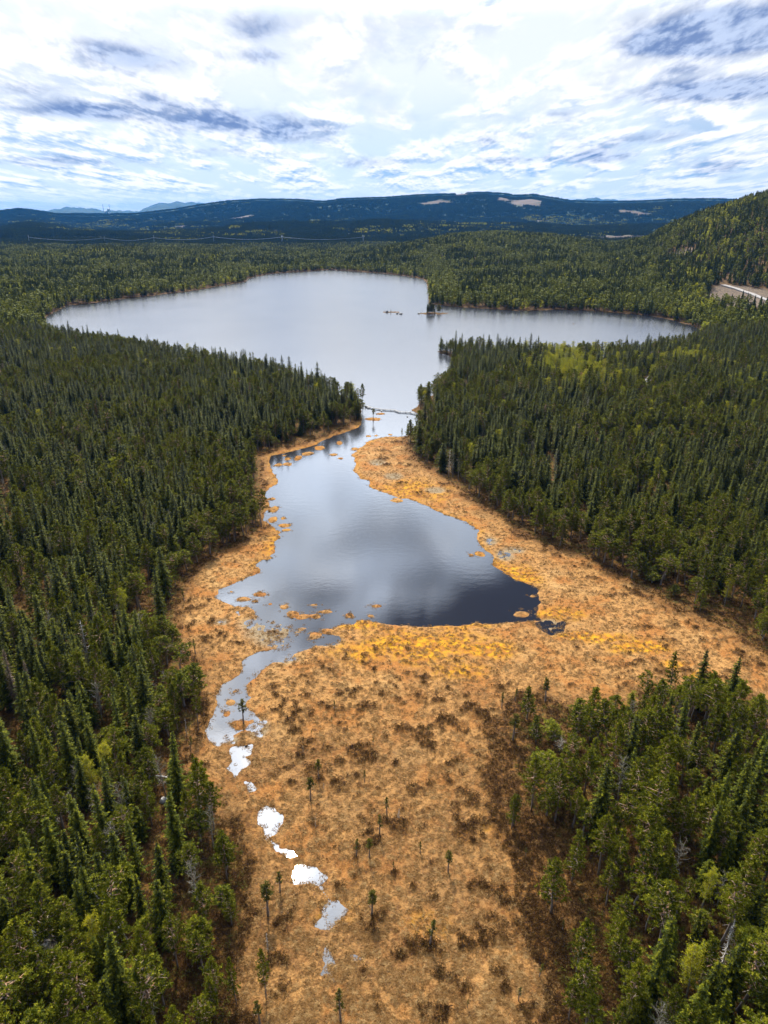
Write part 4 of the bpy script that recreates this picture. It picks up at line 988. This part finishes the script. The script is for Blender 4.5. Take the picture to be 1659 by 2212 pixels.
for px_, pb, pt_, k, lab in [(1292, 1890, 1760, 1, 'high-crowned grey-green pine rising from heather'), (1235, 1905, 1790, 3, 'thin half-bare pine at the heath edge'), (1148, 1752, 1632, 0, 'full green pine at the grove corner by the heather strip'), (1199, 1776, 1660, 2, 'twisted pine with grey dead boughs at the grove edge'), (1245, 2104, 1985, 4, 'broad green pine near the bottom heather'),
                             (1228, 2205, 2120, 1, 'small ragged pine at the bottom heather edge'), (120 * .36 + 1061.8, 1790, 1716, 3, 'slim pale pine on the brown heath'), (436, 1722 + 60, 1640, 4, 'leafy pine by the narrow bog neck'), (462, 1790, 1690, 2, 'wide green-crowned pine at the bog edge below the neck'), (490, 1900, 1800, 0, 'wide reddish-limbed pine at the bog edge'),
                             (908, 889, 850, 2, 'flat-topped shore pine at the east end of the boardwalk'), (783, 877, 828, 1, 'slender tall pine at the west end of the boardwalk'), (776, 876, 838, 5, 'dark shore pine beside the boardwalk landing'), (1650, 1350, 1258, 5, 'grey half-dead pine at the edge of the picture')]:
    x, y, z_ = place(px_, pb); h_ = hpx(px_, pb, pt_, x, y, z_)
    tag(stand(mPI[k], 'pine_tree', x, y, z_, h_, 13.0, px_ * .1), lab, 'pine tree')
_iz = make_pine(37, 13, 2.6, .15, 2.6, .3, .4); mIS = (_iz[0].mesh('islet_pine_trunk', [M['bark_pine']], True), _iz[1].mesh('islet_pine_crown', [M['pine']]))
# trees on the lake islets
for px_, pb, pt_, ms_, bh, nm, cat, lab in [(929, 677, 652, mIS, 13, 'pine_tree', 'pine tree', 'dense pine on the bigger lake islet'), (934, 677, 656, mIS, 13, 'pine_tree', 'pine tree', 'darker pine pressed against the dense islet pine'), (923, 677, 655, mSP[4], 15, 'spruce_tree', 'spruce tree', 'bushy spruce at the near side of the islet pine clump'), (926, 676, 660, mIS, 13, 'pine_tree', 'pine tree', 'low pine filling the islet clump'), (939, 677, 664, mSP[0], 15, 'spruce_tree', 'spruce tree', 'short spruce beside the islet clump'), (948, 675, 657, mIS, 13, 'pine_tree', 'pine tree', 'round-topped pine standing apart on the bigger lake islet'),
                                            (911, 677, 666, mSN[0], 10, 'dead_tree', 'dead tree', 'thin dead tree at the tip of the bigger lake islet'), (844, 675, 667, mSP[1], 15, 'spruce_tree', 'spruce tree', 'tiny bushy spruce on the low rocky islet'), (834, 674, 668, mSN[2], 10, 'dead_tree', 'dead tree', 'bare stick of a tree on the low rocky islet')]:
    x, y, z_ = place(px_, pb); h_ = hpx(px_, pb, pt_, x, y, z_)
    tag(stand(ms_, nm, x, y, z_, h_, bh, px_ * .3, crown='crown' if nm != 'dead_tree' else 'branches', wide=1.5), lab, cat)
# dead trees
mDS = [(make_spruce(90, 15, 1.9, .15, True)), (make_spruce(91, 15, 1.5, .5, True))]
mDSm = [(a.mesh('dead_spruce_trunk', [M['bark_spruce']], True), b.mesh('dead_spruce_crown', [M['dry']])) for a, b in mDS]
mDW = (mDS[1][0].mesh('white_snag_trunk', [M['bark_dead']], True), mDS[1][1].mesh('white_snag_crown', [M['bark_dead']]))
for px_, pb, pt_, ms_, bh, lean, lab, cn in [(1559, 2090, 1985, mDW, 15, (0, 0), 'whitish dead spruce bare of needles, bright against the dark wood', 'crown'), (42, 1545, 1400, mDSm[0], 15, (0, 0), 'brown dead spruce with hanging boughs, larger of the pair', 'crown'), (75, 1530, 1425, mDSm[0], 15, (0, 0), 'brown dead spruce, smaller and behind the larger one', 'crown'),
        (225, 1500, 1430, mDSm[1], 15, (0, 0), 'half-bare brown spruce top among green pines', 'crown'), (969, 1032, 970, mSN[1], 10, (0, 0), 'bare silver-grey snag at the forest edge by the upper bog', 'branches'), (195, 1450, 1340, mSN[1], 10, (0, 0), 'bare whitish tree with upswept branches inside the spruce wood', 'branches'),
        (281, 2041, 1950, mSN[0], 10, (0, -.55), 'dead trunk leaning steeply among the trees', 'branches'), (183, 1900, 1800, mSN[0], 10, (0, .2), 'thin dead tree tilted over a gap in the wood', 'branches'), (682, 1790, 1764, mSN[2], 10, (0, 0), 'short grey dead stem in the bog grass', 'branches'), (552, 1466, 1443, mSN[2], 10, (0, 0), 'thin dead stick at the stream bank bend', 'branches'),
        (655, 1630, 1610, mSN[2], 10, (0, 0), 'pale broken stick standing in the bog near the pine pair', 'branches'), (580, 2060, 2014, mSN[2], 10, (0, 0), 'dead pale stem left of the lower pools', 'branches'), (862, 1775, 1745, mSN[1], 10, (0, 0), 'small silver dead shrub on the cleft heather patch', 'branches'), (100, 2120, 2000, mSN[1], 10, (0, 0), 'grey dead crown low in the dark wood corner', 'branches'),
        (700, 1705, 1690, mSN[0], 10, (0, 0), 'dead twiggy stub beside the upper bog pine', 'branches'), (404, 1592, 1550, mSN[2], 10, (0, 0), 'pale forked dead stems at the stream-side wood edge', 'branches')]:
    x, y, z_ = place(px_, pb); h_ = hpx(px_, pb, pt_, x, y, z_)
    if lean[1] < -.3: h_ = 11.0
    tag(stand(ms_, 'dead_tree', x, y, z_, h_, bh, px_ * .2, lean, cn), lab, 'dead tree')
# fallen logs
def log(x0, y0, x1, y1, r_, lab, seed):
    a = place(x0, y0); b_ = place(x1, y1); rn = random.Random(seed); mb = MB(); c_ = Vector(a); d = Vector(b_) - c_
    za = a[2] + .25; mb.tube([(0, 0, .25), (d.x * .33, d.y * .33, .45 + d.z * .3), (d.x * .7, d.y * .7, .4 + d.z * .7), (d.x, d.y, .3 + d.z)], [r_, r_ * .85, r_ * .6, r_ * .25], 7)
    mbr = MB()
    for k in range(7):
        f = rv(rn, .35, .95); q = Vector((d.x * f, d.y * f, .4)); mbr.tube([q, q + Vector((rn.gauss(0, .5), rn.gauss(0, .5), rv(rn, .1, .7)))], [.035, .01], 3, cap=False)
    o = link('fallen_log', mb.mesh('fallen_log', [M['bark_dead']], True)); o.location = a; link('branch_stubs', mbr.mesh('branch_stubs', [M['bark_dead']]), o); tag(o, lab, 'log')
log(337, 1679, 385, 1687, .17, 'long white fallen log reaching from the wood onto the bog', 1)
log(308, 1479, 338, 1472, .14, 'upper of two pale fallen logs in the wood', 2); log(306, 1482, 340, 1484, .14, 'lower of two pale fallen logs in the wood', 3)
log(302, 1395, 318, 1380, .10, 'thin grey fallen trunk propped on branches in the wood', 4)
# boulders
def rock(px_, py_, r_, lab, seed, cat='boulder', z0=0.0):
    x, y, z_ = place(px_, py_); rn = random.Random(seed); mb = MB(); n1, n2 = 9, 6; off = rn.random() * 50
    vs = []
    for i_ in range(n2 + 1):
        for j in range(n1):
            ph, th = math.pi * i_ / n2, 6.283 * j / n1
            v = Vector((math.sin(ph) * math.cos(th), math.sin(ph) * math.sin(th) * .8, math.cos(ph) * .7)); k = 1 + .28 * math.sin(v.x * 3 + off) * math.cos(v.y * 4 + off) + rn.uniform(-.08, .08) * (0 < i_ < n2)
            vs.append(v * k * r_)
    mb.v = [tuple(v) for v in vs]
    for i_ in range(n2):
        for j in range(n1): mb.f.append((i_ * n1 + j, (i_ + 1) * n1 + j, (i_ + 1) * n1 + (j + 1) % n1, i_ * n1 + (j + 1) % n1)); mb.m.append(0)
    o = link('boulder', mb.mesh('boulder', [M['rock']])); o.location = (x, y, max(z_, 0) + z0 + r_ * .15); o.rotation_euler = (0, 0, rn.random() * 6); tag(o, lab, cat)
rock(257, 1768, 1.1, 'pale grey boulder in a gap of the lower wood', 1); rock(355, 1731, .9, 'small mossy boulder by the edge of the wood', 2); rock(100, 2050, .8, 'dark boulder deep in the corner wood', 3)
for k, (a, b_, r_, l) in enumerate([(791, 878, .9, 'dark shore rock at the west landing of the boardwalk'), (796, 881, .8, 'rock beside the shore rock at the boardwalk landing'), (836, 674, 1.8, 'low rock at the tip of the rocky islet'), (858, 677, 1.6, 'rock beyond the end of the rocky islet'), (866, 678, 1.8, 'outermost rock in the row off the rocky islet'), (905, 677, 1.5, 'rock at the tip of the pine islet'),
                                    (824, 887, .5, 'small dark rock in water just below the boardwalk'), (880, 1899 - 1000, .5, 'small dark rock on the channel shore'), (1395, 641, 3.0, 'pale rock heap on the clearing slope'), (1545, 640, 2.5, 'grey rock on the clearing below the road')]):
    rock(a, b_, r_, l, 20 + k)

# ---------------------------------------------------------------- boardwalk over the narrows
bw = [P(a, b_, .5) for a, b_ in [(789, 876.5), (806, 881.5), (830, 884.5), (852, 885.5), (862, 889.5), (886, 890.5), (898, 893.5)]]
root = empty('boardwalk', (*bw[0], 0)); tag(root, 'narrow pale plank boardwalk crossing the channel between pond and lake', 'boardwalk')
dk, bm_, ps, rl = MB(), MB(), MB(), MB(); o0 = Vector((*bw[0], 0))
for (a, b_) in zip(bw[:-1], bw[1:]):
    a, b_ = Vector((*a, 0)) - o0, Vector((*b_, 0)) - o0; d = b_ - a; L = d.length; rz = math.atan2(d.y, d.x); nrm = Vector((-math.sin(rz), math.cos(rz), 0))
    nplk = int(L / .17)
    for k in range(nplk):
        c_ = a + d * ((k + .5) / nplk); dk.box((c_.x, c_.y, .58 + random.Random(k).uniform(-.01, .01)), (.14, 1.05, .045), rz)
    for s_ in (-.40, .40):
        c_ = (a + b_) / 2 + nrm * s_; bm_.box((c_.x, c_.y, .46), (L + .05 * s_, .14, .18), rz)
    for k in range(int(L / 3) + 1):
        for s_ in (-.48, .48):
            c_ = a + d * min(1, (k + .2) * 3 / L) + nrm * s_; ps.tube([(c_.x, c_.y, -1.5), (c_.x, c_.y, .75)], [.08, .08], 6)
link('deck', dk.mesh('boardwalk_deck', [M['plank']]), root); link('beam', bm_.mesh('boardwalk_beams', [M['beam']]), root); link('post', ps.mesh('boardwalk_posts', [M['beam']]), root)

# ---------------------------------------------------------------- power line
PYL = [(225, 2), (332, 0), (462, 0), (610, 0), (785, 0)]
pyl_tops = []
def pylon_mb():
    f, ar, ins = MB(), MB(), MB()
    for s_ in (-4, 4):
        f.tube([(s_, 0, -1), (s_ * .85, 0, 26)], [.32, .22], 6)
    f.tube([(-3.8, 0, 6), (3.5, 0, 21)], [.1, .1], 4); f.tube([(3.8, 0, 6), (-3.5, 0, 21)], [.1, .1], 4)
    ar.tube([(-9, 0, 22.2), (9, 0, 22.2)], [.28, .28], 6); ar.tube([(-9, 0, 22.2), (-3.4, 0, 25.5)], [.1, .1], 4); ar.tube([(9, 0, 22.2), (3.4, 0, 25.5)], [.1, .1], 4)
    for s_ in (-8.5, 0, 8.5):
        ins.tube([(s_, 0, 22), (s_, 0, 20.2)], [.12, .12], 5)
    return f, ar, ins
pf, pa_, pin = [m_.mesh(nm_, [M['steel']]) for m_, nm_ in zip(pylon_mb(), ('pylon_legs', 'pylon_arm', 'pylon_insulators'))]
line = []
for (px_, ytop) in ((60, 505), (225, 510), (332, 513), (462, 524), (610, 527), (785, 531)):
    r_ = ray(px_, ytop); R_ = 2650.0 if px_ < 700 else 2500.0; n_ = math.hypot(r_[0], r_[1]); x, y = r_[0] / n_ * R_, r_[1] / n_ * R_
    z_ = float(fields(np.array([x]), np.array([y]), False)[0][0]); line.append((x, y, z_))
plab = ['easternmost twin-pole pylon', 'twin-pole pylon']
for i_, (x, y, z_) in enumerate(line):
    o = empty('power_pylon', (x, y, z_), math.pi / 2 + math.atan2(line[min(i_ + 1, 5)][1] - line[max(i_ - 1, 0)][1], line[min(i_ + 1, 5)][0] - line[max(i_ - 1, 0)][0])); o.scale = (1, 1, 1.15)
    link('frame', pf, o); link('crossarm', pa_, o); link('insulator', pin, o)
    tag(o, f'small twin-pole power pylon in the blue valley, {["first", "second", "third", "fourth", "fifth", "sixth"][i_]} counted from the picture\'s left', 'pylon', 'pylons of the valley power line')
for i_ in range(5):
    mb = MB(); A_, B_ = Vector(line[i_]), Vector(line[i_ + 1]); d = (B_ - A_); nr_ = Vector((-d.y, d.x, 0)).normalized()
    for s_ in (-8.5, 0, 8.5):
        pts = []
        for k in range(15):
            f = k / 14; p_ = A_ + d * f + nr_ * s_; pts.append((p_.x, p_.y, p_.z + 23.4 - 9 * 4 * f * (1 - f) * .9))
        mb.tube(pts, [.16] * 15, 4)
    o = link('power_line', mb.mesh('power_line', [M['wire']])); tag(o, f'sagging wires of the {["first", "second", "third", "fourth", "fifth"][i_]} span of the valley power line, counted from the left', 'power line', 'spans of the valley power line')

# ---------------------------------------------------------------- cabin on the far shore, plant with a steam plume far away
x, y, _z = hit(708, 581)
y += 6; z_ = float(fields(np.array([x]), np.array([y]), False)[0][0]); root = empty('cabin', (x, y, z_), .2); tag(root, 'small pale cabin on the far lake shore', 'cabin')
a, b_ = MB(), MB(); a.box((0, 0, 1.5), (8, 5, 3.4)); b_.face([(-4.4, -3, 3.1), (4.4, -3, 3.1), (4.4, 0, 5), (-4.4, 0, 5)]); b_.face([(4.4, 3, 3.1), (-4.4, 3, 3.1), (-4.4, 0, 5), (4.4, 0, 5)]); b_.face([(-4.1, -2.5, 3.2), (-4.1, 0, 4.9), (-4.1, 2.5, 3.2)]); b_.face([(4.1, -2.5, 3.2), (4.1, 0, 4.9), (4.1, 2.5, 3.2)])
link('wall', a.mesh('cabin_walls', [M['white']]), root); link('roof', b_.mesh('cabin_roof', [M['roof']]), root)
d = ray(229, 458); n_ = math.hypot(d[0], d[1]); x, y = d[0] / n_ * 12500, d[1] / n_ * 12500; zb = 20.0
ztop = CAM_H + 12500 * d[2] / n_
root = empty('factory', (x, y, zb)); tag(root, 'tiny white mill with tall stacks on the horizon plain', 'factory')
a = MB(); a.box((0, 0, (ztop - zb) / 2), (60, 40, ztop - zb)); a.box((45, 0, (ztop - zb) * .4), (40, 40, (ztop - zb) * .8)); link('hall', a.mesh('mill_hall', [M['white']]), root)
for s_ in (-35, 62):
    a = MB(); a.tube([(s_, 0, 0), (s_, 0, ztop - zb + 110)], [4, 2.5], 8); link('chimney', a.mesh('mill_chimney', [M['roof']]), root)
rn = random.Random(4); a = MB()
me_ = bpy.data.meshes.new('steam_plume')
import bmesh
bm = bmesh.new()
for k in range(16):
    f = k / 15; rr = 9 + 13 * f
    g_ = bmesh.ops.create_icosphere(bm, subdivisions=2, radius=rr * rn.uniform(.8, 1.2)); off = Vector((f * 70 + rn.gauss(0, 5), rn.gauss(0, 5), f * 38 + rn.gauss(0, 5)))
    for v in g_['verts']: v.co += off
bm.to_mesh(me_); bm.free(); me_.materials.append(M['white'])
o = link('steam_plume', me_); o.location = (x - 20, y - 25, ztop - 10); tag(o, 'white steam plume drifting from the far mill', 'steam plume', kind='stuff')

# ---------------------------------------------------------------- ground cover with real height: grass tussocks and heather
def tuft_mesh(seed, r_, h_, n_, w_, flop, matn):
    rn = random.Random(seed); mb = MB()
    for k in range(n_):
        a = rn.random() * 6.28; q = r_ * math.sqrt(rn.random()) * .6; b0 = Vector((math.cos(a) * q, math.sin(a) * q, -.05)); a2 = a + rn.gauss(0, .7)
        hh = h_ * rv(rn, .5, 1.1); m_ = b0 + Vector((math.cos(a2) * r_ * flop * .5, math.sin(a2) * r_ * flop * .5, hh)); e = b0 + Vector((math.cos(a2) * r_ * flop * 1.3, math.sin(a2) * r_ * flop * 1.3, hh * .45))
        s_ = Vector((-math.sin(a2), math.cos(a2), 0)) * w_
        mb.face([b0 - s_, b0 + s_, m_ + s_ * .8, m_ - s_ * .8]); mb.face([m_ - s_ * .8, m_ + s_ * .8, e])
    return mb.mesh('tussock', [M[matn]])
M['straw'] = leaf_mat('straw_blades', (.17, .085, .026), (.30, .165, .055), (.40, .25, .10), .3, 1.2)
def bush_mesh(seed, r_, h_, n_, matn):
    rn = random.Random(seed); mb = MB()
    for k in range(n_):
        a = rn.random() * 6.28; q = r_ * math.sqrt(rn.random()); tuft_(mb, (math.cos(a) * q, math.sin(a) * q, h_ * rv(rn, .1, 1) * (1 - (q / r_) ** 2 * .6)), .16 + .1 * r_, rn, 6, .8)
    return mb.mesh('heather_bush', [M[matn]])
C_GR = proto_coll('tussock', [tuft_mesh(300 + i, .34, .26, 22, .022, 1.0, 'straw') for i in range(4)])
C_HE = proto_coll('heather', [bush_mesh(310 + i, .55, .38, 14, 'shrub') for i in range(3)] + [bush_mesh(320, .6, .7, 14, 'young')])
yv = 52 + 330 * rng.random(190000) ** 1.5; xv = rng.uniform(-1, 1, len(yv)) * np.minimum(yv * .62 + 12, 150)
z4, sw4, so4, fd4, he4, ma4, bo4 = fields(xv, yv)
ok = (bo4 > .5) & (sw4 > rng.uniform(-1.1, .2, len(xv))) & (rng.random(len(xv)) < (1 - he4 * .8)) & (rng.random(len(xv)) < .75 * sst(.62, .35, vn(xv / 1.3, yv / 1.3, 7) * .7 + .3 * rng.random(len(xv))) + .12)
q = int(ok.sum()); print('tussocks', q)
o = instancer('bog_grass', C_GR, np.stack([xv[ok], yv[ok], np.maximum(z4[ok], -.08)], 1), rng.integers(0, 4, q), rng.random(q) * 6.28, rng.uniform(.6, 1.35, q), rng.uniform(.5, 1.2, q)); tag(o, 'straw-coloured dead grass tussocks over the open bog', 'grass', kind='stuff')
floor_ok = (bo4 <= .5) & (sw4 > .5) & (yv < 260) & (rng.random(len(xv)) < .5)
okh = ((he4 > .6) & (bo4 > .5) & (sw4 > .3) & (rng.random(len(xv)) < .5)) | floor_ok
q = int(okh.sum()); print('heather', q)
o = instancer('heather_shrubbery', C_HE, np.stack([xv[okh], yv[okh], z4[okh]], 1), np.where((rng.random(q) < .10) & (bo4[okh] < .5), 3, rng.integers(0, 3, q)), rng.random(q) * 6.28, rng.uniform(.6, 1.4, q), rng.uniform(.5, 1.2, q)); tag(o, 'dark brown heather and dwarf shrubs on hummocks and the wood floor', 'heather', kind='stuff')

# ---------------------------------------------------------------- haze
hm, t, b = mat('haze_air'); t.nodes.remove(b); pv = t.nodes.new('ShaderNodeVolumePrincipled'); pv.inputs['Color'].default_value = (.05, .37, 1.0, 1)
pv.inputs['Density'].default_value = HAZE = 0.000024
pv.inputs['Anisotropy'].default_value = 0.0
t.links.new(pv.outputs[0], t.nodes['Material Output'].inputs['Volume'])
a = MB(); a.box((0, 10500, 165), (32000, 26500, 350)); a.v = [(x, y, z) for x, y, z in a.v]
o = link('haze', a.mesh('haze', [hm])); tag(o, kind='stuff'); tag(o, 'thin blue air haze over the whole landscape', 'haze')
hm.cycles.homogeneous_volume = True if hasattr(hm.cycles, 'homogeneous_volume') else None
